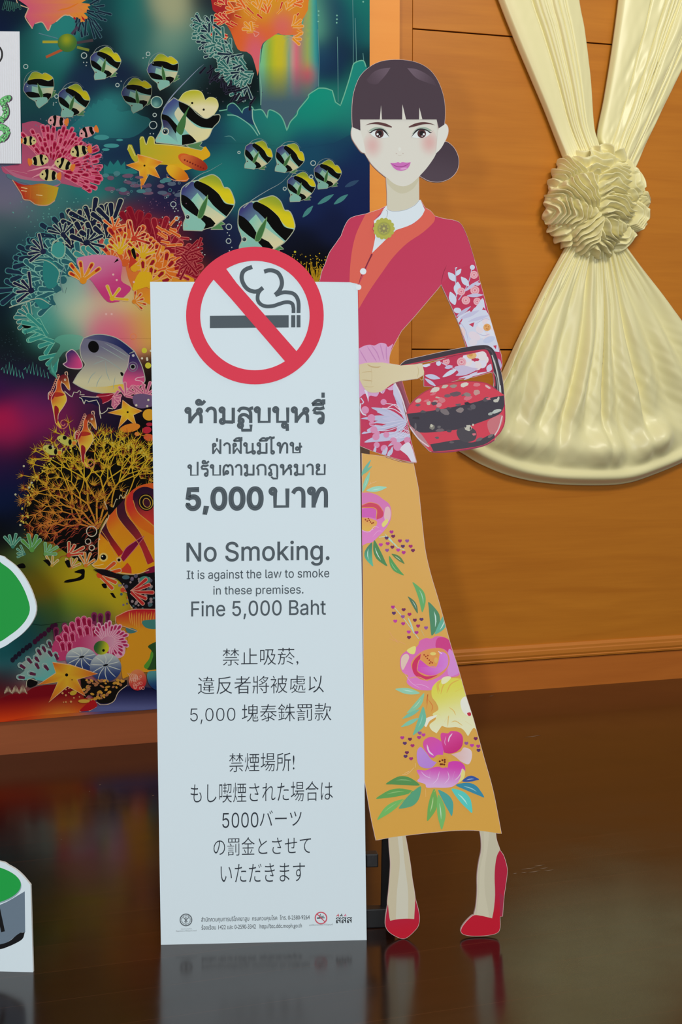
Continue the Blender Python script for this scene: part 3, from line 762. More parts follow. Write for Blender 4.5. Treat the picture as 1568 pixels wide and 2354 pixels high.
def f_lips(p):
    p.poly('A', '618,862! 655,861 675,855 690,862 705,855 735,859 766,856! 757,882 737,906 700,918 665,912 640,893', (214, 116, 190))
    p.stroke('A', '622,865 660,885 690,889 725,882 762,860', 6, (166, 76, 138), taper=1)
    p.disc('A', (715, 902), (26, 7), (232, 168, 212), rot=-8)
part('lips', .6, f_lips)
def f_ear(p): p.poly('A', '403,628! 372,592 347,600 338,640 345,685 375,735 410,780 442,793! 424,700', (234, 230, 218))
part('ear', .7, f_ear)
def f_ear(p): p.poly('A', '965,614! 985,585 1015,580 1034,605 1034,650 1015,700 985,755 948,792! 956,700', (234, 230, 218))
part('ear', .7, f_ear)
def f_hair(p):
    p.fill(hair_o, HAIR)
    p.poly('A', '445,262! 500,205 560,182 620,175! 590,222 550,268 520,295 470,290', lg((600, 180), (112, 92, 104), (470, 290), (84, 66, 76), 'A'))
    p.poly('A', '740,178! 800,184 870,215 930,262 948,306! 860,275 800,245', lg((770, 180), (116, 96, 108), (930, 300), (84, 66, 76), 'A'))
    for q in ('543,548! 552,446! 558,548!', '704,548! 706,440! 732,548!', '826,548! 828,462! 849,546!'): p.poly('A', q, SKIN)
part('hair', .9, f_hair)

PALE = (216, 222, 238); LILA = (206, 196, 224); PINK = (232, 158, 178); ROSE = (240, 176, 184)
def rose(p, k, c, r):
    p.disc(k, c, r, (244, 178, 186), n=14); p.disc(k, c, r*.66, (232, 146, 160), n=12); p.disc(k, c, r*.5, (246, 190, 194), n=12); p.disc(k, c, r*.24, (222, 120, 140), n=10)
def f_jacket(p):
    p.fill(jack_o, lg((200, 1400), (204, 56, 88), (700, 2000), (206, 62, 96), 'A'))
    # coral lapels, white shirt and collar
    p.poly('A', '440,1230! 545,1195! 575,1190! 500,1278! 490,1340! 512,1400 490,1510! 440,1620! 390,1735! 324,1720! 330,1600 345,1480 370,1380 400,1310', CORAL)
    p.poly('A', '868,1187! 905,1205 942,1245! 930,1290 850,1365 740,1440 640,1540 560,1650 470,1780 390,1915! 386,1750! 440,1640! 488,1515! 560,1400! 660,1345! 800,1290', CORAL)
    p.poly('A', '545,1240! 572,1190! 592,1168! 597,1195! 640,1208 720,1200 790,1168 825,1130! 836,1127! 868,1200! 840,1250 770,1305 660,1345! 575,1425! 488,1510! 510,1400! 500,1278!', (230, 238, 242))
    p.stroke('A', '597,1197 640,1210 720,1202 790,1170 826,1132', 3, (176, 180, 184)); p.stroke('A', '590,1203 601,1215 592,1255', 3.5, (170, 176, 180)); p.stroke('A', '500,1280 545,1240 575,1195', 2.5, (200, 206, 210))
    p.stroke('A', '487,1518 452,1590 408,1680 390,1738', 13, (140, 42, 62), taper=2)
    p.stroke('A', '1024,1600 1000,1660 985,1735', 4, (150, 40, 66), taper=1)
    p.stroke('A', '1080,1276 1122,1297 1152,1345 1185,1430 1225,1560', 2.5, (150, 60, 90))
    p.disc('A', (423, 1643), 23, (236, 242, 244), n=20); p.disc('A', (390, 1757), 20, (236, 242, 244), n=20)
part('jacket', .4, f_jacket)
def f_pepl(p):
    # floral hem of the jacket
    p.poly('B', '392,620! 390,476! 430,455 470,447 505,452 545,434 585,440 602,462 640,438! 622,490 612,540 612,585! 560,580 500,600 430,640', (226, 168, 206))
    for q in ('395,480 430,540 450,575', '450,455 490,520 520,570', '480,450 520,500 545,565', '545,440 560,500 575,560', '590,450 590,510 595,570'): p.stroke('B', q, 7, (206, 140, 190), taper=1)
    p.poly('B', '394,650! 430,745 470,790 540,785 600,760 640,735! 655,730! 650,770! 615,775 590,760! 570,800! 545,775! 520,820 470,815 460,865! 440,800 395,830!', (226, 172, 210))
    for q in ('440,770 462,850', '540,770 562,800'): p.stroke('B', q, 22, (230, 226, 240), taper=2)
    # lilac sprays fanning from the seam
    for i, (x, y, w) in enumerate([(480, 900, 46), (520, 930, 40), (405, 980, 40), (410, 1090, 55), (470, 1020, 40), (560, 980, 42), (520, 1060, 44), (430, 1150, 60), (600, 930, 22), (560, 900, 18), (620, 1010, 40), (560, 1120, 40), (640, 800, 34), (660, 860, 26), (660, 1080, 40), (600, 1180, 36), (690, 1130, 40)]):
        p.leaf('B', (735, 1010) if y < 1120 else (770, 1100), (x, y), w, (204, 200, 226) if i % 2 else (196, 196, 222), bend=.05)
    for i in range(12):
        a = i/11; x = 500+180*a; y = 1030+75*math.sin(3*a); p.stroke('B', f'{x:.0f},{y:.0f} {x+90:.0f},{y-20+60*a:.0f} {745+20*a:.0f},{985+110*a:.0f}', 5, (222, 216, 236), taper=1)
    for q in ('575,870 640,880 700,930', '560,905 640,910 705,950', '600,900 660,880 720,960'): p.stroke('B', q, 6, (234, 214, 228))
    p.poly('B', '655,722! 690,790 730,900 748,1000! 735,1010! 700,900 640,800! 640,740', (212, 206, 228))
    for x, y, r in ((570, 860, 22), (437, 918, 28), (482, 975, 28), (500, 1060, 26), (485, 1015, 20), (590, 1095, 22), (515, 1110, 26), (640, 1140, 26), (672, 1180, 32), (740, 1135, 24), (575, 1195, 26), (520, 1170, 22), (525, 1085, 18)): p.disc('B', (x, y), r, (226, 150, 186), n=16)
    p.stroke('B', '405,870 402,910 420,945 445,955', 9, (226, 222, 236)); p.stroke('B', '405,830 425,860 412,875', 8, (214, 208, 230))
    p.poly('B', '700,1180 745,1150 772,1180 806,1294! 770,1290! 735,1240 720,1260 690,1215', (232, 226, 236))
    for q in ('405,1030! 440,1045! 455,1075! 404,1070!', '470,1020! 520,1012! 590,1018! 560,1030!', '590,1150! 632,1140! 600,1180!', '690,1205! 730,1235! 745,1270! 680,1262!', '455,1000! 480,1005! 440,1010!'): p.poly('B', q, (206, 62, 92))
    for x, y in ((560, 1235), (600, 1240), (500, 1210), (620, 1215), (580, 1215)): p.leaf('B', (x, y+30), (x+14, y-35), 20, (206, 202, 226))
PEP = np.array([cv('B', q) for q in ((391, 420), (640, 420), (652, 730), (690, 800), (806, 1296), (700, 1274), (590, 1244), (398, 1176))])
# clip against a convex hull of the hem panel
part('jacket_hem', .9, f_pepl, clip=[np.array([cv('B', q) for q in P_]) for P_ in (((391, 432), (640, 432), (612, 585), (391, 585)), ((391, 585), (612, 585), (655, 722), (391, 722)), ((391, 722), (655, 722), (690, 800), (391, 800)), ((391, 800), (690, 800), (745, 1030), (391, 1030)), ((391, 1030), (745, 1030), (806, 1297), (700, 1276), (590, 1246), (500, 1216), (396, 1178)))])
def f_brooch(p):
    for i in range(14):
        a = i*2*math.pi/14; p.disc('A', (572+62*math.cos(a), 1335+62*math.sin(a)), 17, (188, 186, 82), n=14)
    p.disc('A', (572, 1335), 66, (188, 186, 82), n=36); p.disc('A', (572, 1335), 50, (172, 172, 78), n=30); p.disc('A', (572, 1335), 41, (152, 146, 96), n=30); p.disc('A', (572, 1335), 38, (178, 176, 88), n=30)
    for i in range(8):
        a = i*math.pi/4; p.leaf('A', (572+8*math.cos(a), 1335+8*math.sin(a)), (572+34*math.cos(a), 1335+34*math.sin(a)), 15, (148, 140, 92))
    p.disc('A', (572, 1335), 9, (200, 196, 110), n=12)
part('brooch', 1.2, f_brooch)
def f_sleeve(p):
    p.fill(slv_o, (204, 57, 90))
part('sleeve', .5, f_sleeve)
def f_slvfl(p):
    p.leaf('A', (1092, 1625), (1078, 1540), 44, PALE); p.leaf('A', (1092, 1715), (1035, 1650), 44, PALE); p.leaf('A', (1088, 1675), (1130, 1625), 30, PALE); p.stroke('A', '1090,1620 1090,1720 1096,1830', 7, (190, 196, 220))
    p.disc('A', (1210, 1614), 18, PALE, n=16); p.stroke('A', '1205,1630 1190,1700 1150,1790 1110,1850', 7, (196, 186, 216))
    p.leaf('A', (1185, 1750), (1128, 1682), 40, PALE); p.leaf('A', (1100, 1810), (1105, 1718), 52, PALE)
    rose(p, 'A', (1222, 1668), 29); rose(p, 'A', (1228, 1780), 33); rose(p, 'A', (1130, 1788), 29); rose(p, 'A', (1163, 1852), 31); rose(p, 'A', (1245, 1860), 28)
    p.leaf('A', (1150, 1790), (1258, 1708), 22, (206, 200, 226)); p.leaf('A', (1170, 1820), (1290, 1812), 26, (206, 200, 226)); p.leaf('A', (1230, 1740), (1270, 1730), 24, (214, 206, 228))
    p.leaf('B', (1085, 160), (1050, 65), 50, PALE); p.disc('B', (1103, 200), (28, 20), PALE, rot=10)
    # dense pale flowers down to the elbow
    p.poly('B', '1170,210! 1235,175 1285,110 1305,190 1335,250 1392,440! 1410,520! 1170,470! 1140,380 1095,265', (220, 222, 238), n=3)
    for q in ('1180,180! 1235,165! 1200,215!', '1185,300! 1225,285! 1215,320!', '1110,290! 1150,240! 1120,305!', '1290,175! 1310,200! 1280,195!', '1360,455! 1385,450! 1380,480!'): p.poly('B', q, (206, 62, 92))
    p.leaf('B', (1095, 245), (1200, 170), 24, (200, 192, 220)); p.leaf('B', (1120, 260), (1260, 200), 30, (206, 202, 228)); p.leaf('B', (1180, 280), (1330, 235), 24, (206, 204, 230))
    for a in range(8): p.disc('B', (1310+46*math.cos(a*.785), 335+52*math.sin(a*.785)), 30, (232, 232, 242) if a % 2 else (240, 224, 230), n=12)
    p.disc('B', (1316, 322), 27, (236, 172, 104), n=16)
    for x, y in ((1308, 312), (1326, 318), (1312, 332), (1322, 334)): p.disc('B', (x, y), 5, (206, 128, 60), n=8)
    p.disc('B', (1130, 360), (30, 40), (242, 214, 212), n=14); p.disc('B', (1120, 345), 14, (238, 190, 140), n=12); p.disc('B', (1225, 385), (46, 30), (238, 222, 230), rot=30); p.disc('B', (1330, 410), (44, 22), (206, 212, 236), rot=-20); p.disc('B', (1215, 430), (30, 26), (236, 224, 232))
    for q in ('1110,270 1160,340 1180,420', '1230,300 1300,260 1340,270', '1240,360 1290,380 1340,370'): p.stroke('B', q, 4, (196, 190, 220), taper=1)
part('sleeve_flowers', .8, f_slvfl, clip=[np.array([cv('B', q) for q in P_]) for P_ in (((1015, -60), (1090, -110), (1225, -140), (1270, 10), (1005, 10)), ((987, 10), (1270, 10), (1335, 250), (1096, 250)), ((1096, 250), (1335, 250), (1392, 440), (1410, 500), (1180, 475)))])
def f_slv2(p):
    for a in range(9): p.disc('B', (1232+62*math.cos(a*.7), 555+44*math.sin(a*.7)), 34, (232, 226, 238) if a % 2 else (240, 226, 226), n=12)
    p.disc('B', (1205, 524), (36, 26), (238, 186, 120), n=14); p.disc('B', (1198, 520), (16, 12), (224, 160, 84), n=10)
    rose(p, 'B', (1022, 568), 25); rose(p, 'B', (1132, 572), 34); p.disc('B', (966, 581), 18, PALE, n=16)
    p.leaf('B', (835, 590), (908, 592), 34, (226, 230, 244)); p.leaf('B', (995, 680), (1110, 615), 30, PALE); p.leaf('B', (870, 668), (978, 690), 34, (206, 208, 232)); p.leaf('B', (868, 690), (950, 748), 24, (206, 204, 228))
    p.stroke('B', '985,575 1030,600 1080,620', 7, (214, 188, 214)); p.leaf('B', (1010, 615), (1070, 600), 26, LILA)
    p.poly('B', '1080,610 1140,595 1200,610 1250,620 1200,650 1150,668 1090,670 1110,645', (210, 196, 222)); p.leaf('B', (1150, 700), (1250, 640), 22, (214, 206, 228)); p.leaf('B', (1320, 645), (1345, 585), 40, (216, 212, 234)); p.leaf('B', (1110, 690), (1330, 640), 16, (222, 216, 234))
    p.poly('B', '1392,470 1415,500 1422,600 1402,650 1395,560', (196, 176, 208))
part('cuff_flowers', .9, f_slv2, clip=np.array([cv('B', q) for q in ((852, 592), (1290, 492), (1345, 500), (1412, 560), (1424, 600), (1395, 655), (950, 752), (868, 752))]))
def f_hand(p):
    p.fill(hand_o, lg((450, 600), (224, 206, 164), (800, 640), (232, 216, 178), 'B'))
    p.stroke('B', '452,588 480,604 520,610 550,604', 9, (206, 176, 128), taper=1); p.stroke('B', '412,648 470,640 490,646', 6, (210, 184, 136), taper=1); p.stroke('B', '412,700 470,706 490,710', 7, (206, 178, 132), taper=1)
    p.stroke('B', '420,745 470,752 500,748', 5, (212, 188, 142), taper=1); p.stroke('B', '480,610 486,680 478,740', 4, (216, 194, 150), taper=1); p.stroke('B', '815,600 822,640 812,688', 5, (214, 194, 146), taper=1); p.stroke('B', '862,640 850,700 830,690', 3, (214, 194, 146))
part('hand', 1.5, f_hand)
def f_bask(p):
    p.fill(bask_l, (158, 84, 100))
    p.stroke('B', '652,725 690,800 730,920 745,1000', 9, (234, 222, 228)); p.stroke('B', '705,715 730,800 762,890', 5, (214, 110, 116)); p.stroke('B', '672,722 708,810 742,930', 12, (146, 70, 88))
    p.fill(bask_h, (68, 58, 66))
    p.stroke('B', '700,600 830,574 950,548 1100,515 1220,494 1300,486 1325,505 1345,560 1368,690 1372,745', 9, (206, 62, 84))
    p.stroke('B', '1355,520 1385,620 1405,720 1412,800', 15, (206, 208, 200)); p.stroke('B', '1375,560 1400,660 1412,740', 7, (92, 86, 90)); p.stroke('B', '1300,470 1345,490 1375,560', 10, (88, 78, 86)); p.stroke('B', '1360,640 1385,690 1395,790', 6, (150, 150, 146))
    p.fill(bask_o, (224, 72, 90))
    p.stroke('B', '735,945 752,890 770,872 800,838 850,798 900,770 960,742 1080,716 1200,712 1310,726 1385,772', 7, (186, 60, 82))
    p.poly('B', '738,945! 960,916 1200,868 1330,832 1438,812! 1442,880! 1400,950 1240,1015 1100,1058 900,1080 805,1078! 762,1025!', (72, 66, 76))
    p.poly('B', '905,1165! 1110,1132 1180,1150 1240,1142 1370,1078! 1372,1118! 1290,1168 1150,1195 1000,1212 930,1216!', (78, 72, 80)); p.poly('B', '1100,1060 1180,1040 1235,1070 1230,1130 1160,1150 1110,1120', (84, 78, 84))
    p.poly('B', '760,1030 800,1060 840,1090 890,1160 905,1180 870,1175 820,1120', (196, 140, 146)); p.stroke('B', '760,1040 820,1122 895,1182', 8, (236, 214, 218)); p.poly('B', '1320,1000 1420,950 1425,1010 1380,1080 1340,1090', (214, 124, 130)); p.stroke('B', '1425,960 1400,1050 1370,1100', 9, (230, 206, 204))
    rn = random.Random(11)
    spots = [(940, 772, 62, 18, -20, (224, 214, 200)), (1010, 748, 40, 14, -15, (206, 196, 180)), (1075, 745, 50, 12, -8, (168, 148, 140)), (1150, 735, 52, 17, -22, (226, 218, 204)), (1240, 735, 46, 12, -5, (228, 130, 140)), (1320, 750, 40, 8, 30, (230, 190, 190)), (820, 850, 40, 15, -30, (214, 190, 176)), (895, 868, 30, 14, -30, (206, 186, 170)), (1090, 800, 68, 18, -8, (112, 90, 98)), (1030, 815, 46, 12, -4, (126, 98, 106)), (990, 845, 42, 20, 10, (220, 128, 136)), (1240, 790, 34, 24, 60, (208, 160, 152)), (1180, 830, 52, 18, -10, (226, 120, 134)), (970, 880, 34, 16, -20, (222, 150, 156)), (1010, 930, 60, 20, 20, (130, 118, 120)), (1120, 920, 48, 18, -10, (148, 132, 130)), (1215, 895, 32, 20, 40, (104, 98, 104)), (960, 915, 26, 16, 30, (118, 106, 110)), (1380, 850, 36, 12, -10, (206, 200, 186)), (1395, 842, 14, 20, 20, (210, 204, 190)), (1385, 925, 60, 13, -20, (200, 206, 196)), (1340, 945, 34, 12, -15, (176, 180, 172)), (920, 1040, 32, 20, 0, (140, 134, 124)), (915, 1030, 18, 12, 0, (206, 200, 180)), (970, 1040, 20, 12, 0, (112, 106, 108)), (800, 1040, 12, 30, 0, (110, 102, 108)), (1180, 1045, 42, 22, -8, (206, 200, 184)), (1160, 1035, 12, 10, 0, (72, 66, 76)), (1195, 1050, 10, 12, 0, (72, 66, 76)), (1215, 1025, 12, 9, 0, (214, 208, 190)), (1260, 1130, 50, 12, -20, (120, 110, 112)), (1340, 1105, 36, 10, -30, (128, 118, 116)), (1060, 1150, 30, 8, 0, (110, 100, 104)), (930, 800, 40, 10, -25, (226, 120, 132)), (1310, 840, 40, 16, -15, (96, 88, 94))]
    for x, y, a, b_, r, c in spots:
        P = [(x+math.cos(t)*a*rn.uniform(.75, 1.15)*.62*math.cos(math.radians(r))-math.sin(t)*b_*rn.uniform(.8, 1.2)*math.sin(math.radians(r)), y+math.cos(t)*a*rn.uniform(.75, 1.15)*.62*math.sin(math.radians(r))+math.sin(t)*b_*rn.uniform(.8, 1.2)*math.cos(math.radians(r))) for t in np.linspace(0, 6.283, 10)[:-1]]
        p.fill(np.array([cv('B', q) for q in P]), c)
    for i in range(20):
        x = rn.uniform(800, 1410); y = rn.uniform(745, 1180); m_ = 1085-abs(x-1090)*.0
        if abs(x-1095)/345+abs(y-965)/300 > 1.12: continue
        r_ = rn.uniform(12, 26); c = rn.choice([(228, 120, 132), (206, 190, 176), (120, 106, 110), (96, 88, 94), (214, 150, 150), (150, 136, 132)]) if y < 850 or rn.random() < .25 else rn.choice([(92, 84, 92), (110, 102, 106), (84, 78, 86), (60, 54, 62)]) if y < 1070 else rn.choice([(226, 92, 104), (110, 100, 104), (206, 60, 80)])
        p.fill(np.array([cv('B', (x+math.cos(t)*r_*rn.uniform(.6, 1.5), y+math.sin(t)*r_*.6*rn.uniform(.5, 1.3))) for t in np.linspace(0, 6.283, 8)[:-1]]), c)
    p.stroke('B', '915,1218 1000,1222 1150,1205 1290,1175 1368,1135', 9, (156, 62, 92)); p.stroke('B', '1442,880 1442,1000 1415,1070 1375,1115', 8, (190, 60, 84))
part('basket', 1.1, f_bask)

GRN = [(96, 150, 84), (120, 176, 96), (70, 130, 96), (110, 184, 150)]
def f_sar(p):
    p.fill(sar_o, lg((400, 100), (234, 180, 100), (700, 3700), (230, 172, 74), 'C'))
    p.stroke('C', '400,4 520,42 636,57', 4, (150, 96, 70))
part('sarong', .2, f_sar)
def berries(p, k, L):
    C_ = [(190, 60, 150), (126, 48, 92), (98, 58, 110), (176, 50, 120), (160, 90, 160), (204, 70, 170)]
    for i, (x, y) in enumerate(L):
        c = C_[i % 6]; r = 15
        p.fill(np.array([cv(k, (x+a*r*1.25, y+b_*r*1.2)) for a, b_ in ((-1, -.1), (-.6, -.75), (.1, -.6), (.7, -.8), (1, 0), (.3, .8), (-.3, .75))]), c)
def f_sarfl(p):
    # upper bouquet, partly behind the sign board
    p.leaf('C', (178, 180), (272, 25), 26, (118, 190, 172)); p.leaf('C', (180, 160), (282, 80), 24, (126, 192, 160)); p.leaf('C', (200, 300), (262, 130), 34, (150, 214, 182), hi=(190, 232, 208)); p.leaf('C', (232, 290), (408, 262), 44, (168, 224, 198), hi=(206, 240, 222))
    p.stroke('C', '245,250 275,228 320,212', 3, (240, 198, 150)); p.stroke('C', '262,240 268,215', 3, (240, 198, 150))
    p.poly('C', '150,320 205,310 262,308 330,330 372,362 428,405 447,470 440,540 410,600 380,640 330,690 290,728 240,742 150,736', lg((300, 320), (228, 128, 188), (300, 720), (236, 140, 206), 'C'))
    p.poly('C', '395,440 425,430 442,480 432,540 405,560 385,520', (240, 196, 196)); p.poly('C', '365,575 405,535 420,560 380,605', (240, 224, 130))
    p.poly('C', '150,425 215,410 265,393 330,412 376,465 372,515 320,540! 310,450 188,440', (222, 78, 104)); p.poly('C', '150,455 190,452 250,442 312,455 314,530! 250,518 150,520', (222, 104, 190)); p.stroke('C', '188,440 250,434 318,452 316,532', 6, (236, 170, 90)); p.stroke('C', '188,420 215,408 265,392 335,412 378,470', 5, (240, 150, 100))
    p.poly('C', '150,530 215,522 285,535 325,560 302,612 240,640 150,600', lg((250, 520), (240, 170, 96), (240, 640), (240, 190, 90), 'C'))
    for x, y in ((225, 540), (240, 552), (258, 545), (268, 560), (280, 572), (292, 566), (250, 530)): p.disc('C', (x, y), 7, (170, 70, 40), n=8)
    p.stroke('C', '188,622 215,640 250,645 290,620', 5, (248, 200, 226)); p.stroke('C', '260,650 300,600 345,610', 5, (246, 180, 226), taper=1); p.stroke('C', '285,690 330,640 372,640', 5, (244, 170, 220), taper=1)
    p.stroke('C', '340,690 420,690 490,770 560,800', 6, (196, 226, 206)); p.stroke('C', '390,660 440,720 500,770', 9, (190, 226, 206), taper=1)
    berries(p, 'C', [(448, 645), (462, 682), (406, 697), (520, 722), (582, 722), (356, 755), (415, 745), (455, 775), (545, 768), (612, 768), (410, 802), (505, 800), (552, 822), (632, 804)])
    p.leaf('C', (280, 735), (290, 942), 64, lg((260, 740), (84, 140, 110), (270, 940), (104, 196, 160), 'C'), bend=.18, hi=(190, 226, 206)); p.leaf('C', (300, 715), (412, 940), 60, (88, 146, 92), bend=.1, hi=(214, 236, 222)); p.leaf('C', (428, 850), (556, 1018), 44, (96, 168, 96), bend=.12, hi=(150, 206, 150)); p.leaf('C', (448, 832), (560, 920), 34, (100, 140, 84), bend=-.05, hi=(226, 236, 214))
    # middle bouquet
    p.leaf('C', (712, 1335), (628, 1075), 60, (112, 182, 110), bend=.14, hi=(170, 220, 190)); p.leaf('C', (672, 1345), (588, 1198), 34, (90, 128, 96), bend=.08, hi=(220, 232, 220)); p.leaf('C', (795, 1535), (765, 1245), 86, (90, 148, 110), bend=.14, hi=(206, 236, 220)); p.leaf('C', (822, 1522), (905, 1340), 60, (110, 186, 160), bend=.12, hi=(220, 240, 226))
    p.stroke('C', '470,1290 530,1360 600,1450 680,1560', 5, (196, 226, 206)); p.stroke('C', '590,1380 620,1450 640,1520', 12, (190, 226, 206), taper=1); p.stroke('C', '700,1480 730,1540', 12, (180, 210, 180), taper=1)
    berries(p, 'C', [(460, 1290), (552, 1312), (468, 1342), (602, 1352), (545, 1372), (480, 1410), (548, 1432), (648, 1402), (705, 1395), (676, 1452), (744, 1468), (596, 1503), (662, 1508), (598, 1550)])
    for q in ('430,1500 470,1560 570,1610', '470,1560 510,1600', '430,1560 500,1590'): p.stroke('C', q, 3, (238, 170, 120))
    p.poly('C', '680,1610 690,1580 740,1556 790,1560 830,1540 890,1545 945,1580 990,1680 1030,1800 1030,1870 980,1890 900,1900 820,1990 740,2005 650,1990 580,1940 590,1880 545,1850 522,1790 530,1710 580,1665 650,1640', lg((800, 1550), (230, 112, 180), (700, 2000), (236, 132, 204), 'C'))
    p.poly('C', '840,1560 900,1550 950,1585 990,1690 960,1700 900,1650 830,1640', (220, 70, 140)); p.poly('C', '940,1650 990,1700 1030,1810 1020,1860 940,1880 930,1780', (228, 150, 220))
    p.poly('C', '580,1660 640,1625 658,1640 645,1690 610,1690', (242, 232, 130)); p.poly('C', '535,1720 575,1690 600,1720 570,1790 545,1830 530,1790', (240, 208, 190))
    p.poly('C', '615,1790 640,1730 720,1665 830,1640 900,1655 945,1720 935,1800 880,1870 790,1915 700,1912 650,1870', (238, 158, 96)); p.poly('C', '625,1790 650,1735 700,1690! 690,1750 665,1830 730,1880 800,1880 850,1870 760,1910 690,1900 640,1860', (222, 56, 104)); p.poly('C', '690,1740 760,1790 830,1800! 860,1680 925,1700 930,1790 870,1850 790,1878 720,1860 668,1825', lg((720, 1800), (226, 86, 190), (920, 1760), (226, 140, 224), 'C'))
    p.poly('C', '720,1690 780,1650 830,1650 858,1690 850,1760 825,1795 770,1790 715,1745', (238, 160, 84)); p.stroke('C', '668,1825 690,1742 765,1793 830,1800 862,1690', 5, (238, 170, 90))
    for x, y in ((728, 1700), (742, 1714), (760, 1706), (756, 1730), (772, 1745), (785, 1760), (798, 1768), (776, 1772)): p.disc('C', (x, y), 7, (176, 64, 40), n=8)
    p.disc('C', (805, 1690), (26, 14), (240, 216, 120)); p.disc('C', (830, 1745), (16, 24), (236, 186, 96)); p.stroke('C', '850,1670 880,1690', 7, (246, 224, 240))
    p.stroke('C', '600,1900 680,1890 760,1925', 6, (238, 170, 110)); p.stroke('C', '560,1860 620,1940 700,1990', 5, (246, 176, 224), taper=1); p.stroke('C', '640,1950 720,1960 780,1990', 4, (246, 186, 228), taper=1)
    # yellow bloom
    p.poly('D', '795,10 830,-40 880,-70 925,-60 965,-80 1060,-60 1110,60 1160,260 1180,360 1150,350 1105,420! 1060,360 1000,340! 930,345 880,330! 835,395! 790,365 775,320 830,270 800,230 850,190 830,130 795,80', lg((900, -20), (234, 224, 86), (1000, 330), (244, 240, 196), 'D'))
    for q in ('880,-70 850,-20 860,40', '925,-60 890,-10 870,60', '1040,-70 960,-30 920,50', '1070,0 990,40', '850,60 840,-30 880,-60'): p.stroke('D', q, 9, (236, 188, 84), taper=1)
    p.poly('D', '880,-75 925,-95 960,-85 920,-40 880,-30', (246, 240, 190)); p.poly('D', '1040,120 1090,80 1130,190 1125,250 1060,210', (246, 242, 226)); p.poly('D', '725,310 745,265 835,238 820,260 775,290 745,340', (250, 244, 222))
    for q in ('930,340 935,270 940,240', '900,300 930,250', '1000,240 980,200 940,170', '1060,330 1000,290 960,300', '1080,390 1030,330', '1140,330 1080,290', '870,240 830,220'): p.stroke('D', q, 7, (238, 196, 110), taper=1)
    for q in ('745,140 760,60 750,190', '760,100 800,160 790,210'): p.stroke('D', q, 6, (226, 130, 60), taper=1)
    p.poly('D', '1097,222 1125,215 1130,240 1110,245', (206, 50, 70))
    # leaves left of the yellow bloom
    p.leaf('D', (690, 50), (480, 15), 50, (160, 216, 184), hi=(206, 238, 222)); p.leaf('D', (728, 50), (578, 222), 50, (150, 208, 166), bend=-.1, hi=(190, 228, 196)); p.leaf('D', (720, 165), (632, 410), 66, (120, 196, 164), bend=-.12, hi=(150, 214, 190)); p.leaf('D', (690, 190), (540, 270), 32, (130, 200, 170)); p.leaf('D', (680, 265), (530, 340), 34, (140, 208, 176))
    berries(p, 'D', [(540, 432), (606, 445), (562, 480), (628, 500), (690, 392), (722, 408), (684, 430), (580, 560), (568, 592), (616, 612), (1090, 480), (1138, 498), (1192, 505), (1170, 440), (1195, 540)])
    for q in ('640,690 590,740 540,750', '600,720 560,740', '650,690 655,650'): p.stroke('D', q, 3, (244, 210, 160))
    # pink bloom at the hem
    p.poly('D', '780,600! 725,520 724,460 770,428 820,432 880,470 895,520 890,580! 840,580 810,605', lg((760, 430), (228, 90, 170), (860, 590), (222, 84, 196), 'D')); p.poly('D', '900,560! 870,430 880,390 930,395 960,375 1020,382 1058,420 1055,500 1010,550 950,568', lg((920, 390), (230, 80, 160), (1000, 560), (214, 48, 130), 'D'))
    p.poly('D', '960,575! 1040,550 1070,515 1130,540 1138,600 1110,660 1050,640 1000,600', lg((980, 580), (236, 190, 180), (1120, 600), (240, 214, 214), 'D')); p.poly('D', '665,600 670,540 700,512 745,560 790,620 835,645! 790,690 720,690 680,660', lg((690, 530), (204, 150, 226), (800, 680), (196, 140, 226), 'D'))
    p.poly('D', '665,710 740,712 800,690 850,680 930,690! 935,645! 980,632 1040,640 1078,680 1076,740 1040,800 990,840 960,855 900,862 820,860 750,860 735,830 670,805 690,770', lg((880, 650), (222, 70, 180), (860, 860), (232, 184, 230), 'D'))
    p.poly('D', '1050,700 1078,720 1070,780 1020,820 1040,770', (242, 226, 140)); p.stroke('D', '1060,690 1030,760 990,800', 8, (240, 200, 220), taper=1)
    for q in ('700,720 740,760 790,780', '720,790 780,800', '860,720 840,790 800,830', '930,720 940,780 900,830', '990,720 970,790', '780,720 770,790'): p.stroke('D', q, 5, (244, 206, 240), taper=1)
    p.stroke('D', '752,490 770,550 810,585', 14, (244, 210, 232), taper=1); p.stroke('D', '970,395 945,430 935,470', 11, (246, 214, 232), taper=1); p.stroke('D', '915,420 905,470 915,500', 5, (240, 180, 220), taper=1)
    p.disc('D', (890, 640), (48, 52), (232, 166, 70), n=18)
    for x, y in ((862, 635), (885, 625), (905, 640), (882, 660), (900, 662), (870, 660), (905, 622)): p.disc('D', (x, y), 9, (120, 44, 24), n=8)
    # leaves under it
    for b_, t_, w, c, bd, h in (((690, 838), (398, 830), 74, (96, 154, 86), .12, (140, 186, 120)), ((640, 895), (315, 955), 66, (106, 172, 90), .06, (150, 200, 120)), ((700, 850), (510, 1040), 88, (96, 172, 130), -.1, None), ((560, 960), (325, 1138), 62, (126, 196, 104), .05, (150, 206, 130)), ((815, 870), (755, 1148), 72, (120, 182, 92), -.06, (190, 220, 150)), ((850, 920), (878, 1222), 70, (128, 196, 110), -.04, (196, 230, 190)), ((850, 880), (965, 1105), 70, (84, 172, 160), -.12, None), ((965, 870), (1140, 1078), 84, (96, 214, 200), -.1, (190, 240, 226)), ((1000, 838), (1244, 945), 70, (62, 146, 172), -.12, (160, 206, 210)), ((1055, 805), (1200, 790), 48, (58, 90, 166), -.1, (190, 206, 226))):
        p.leaf('D', b_, t_, w, c, bend=bd, hi=h)
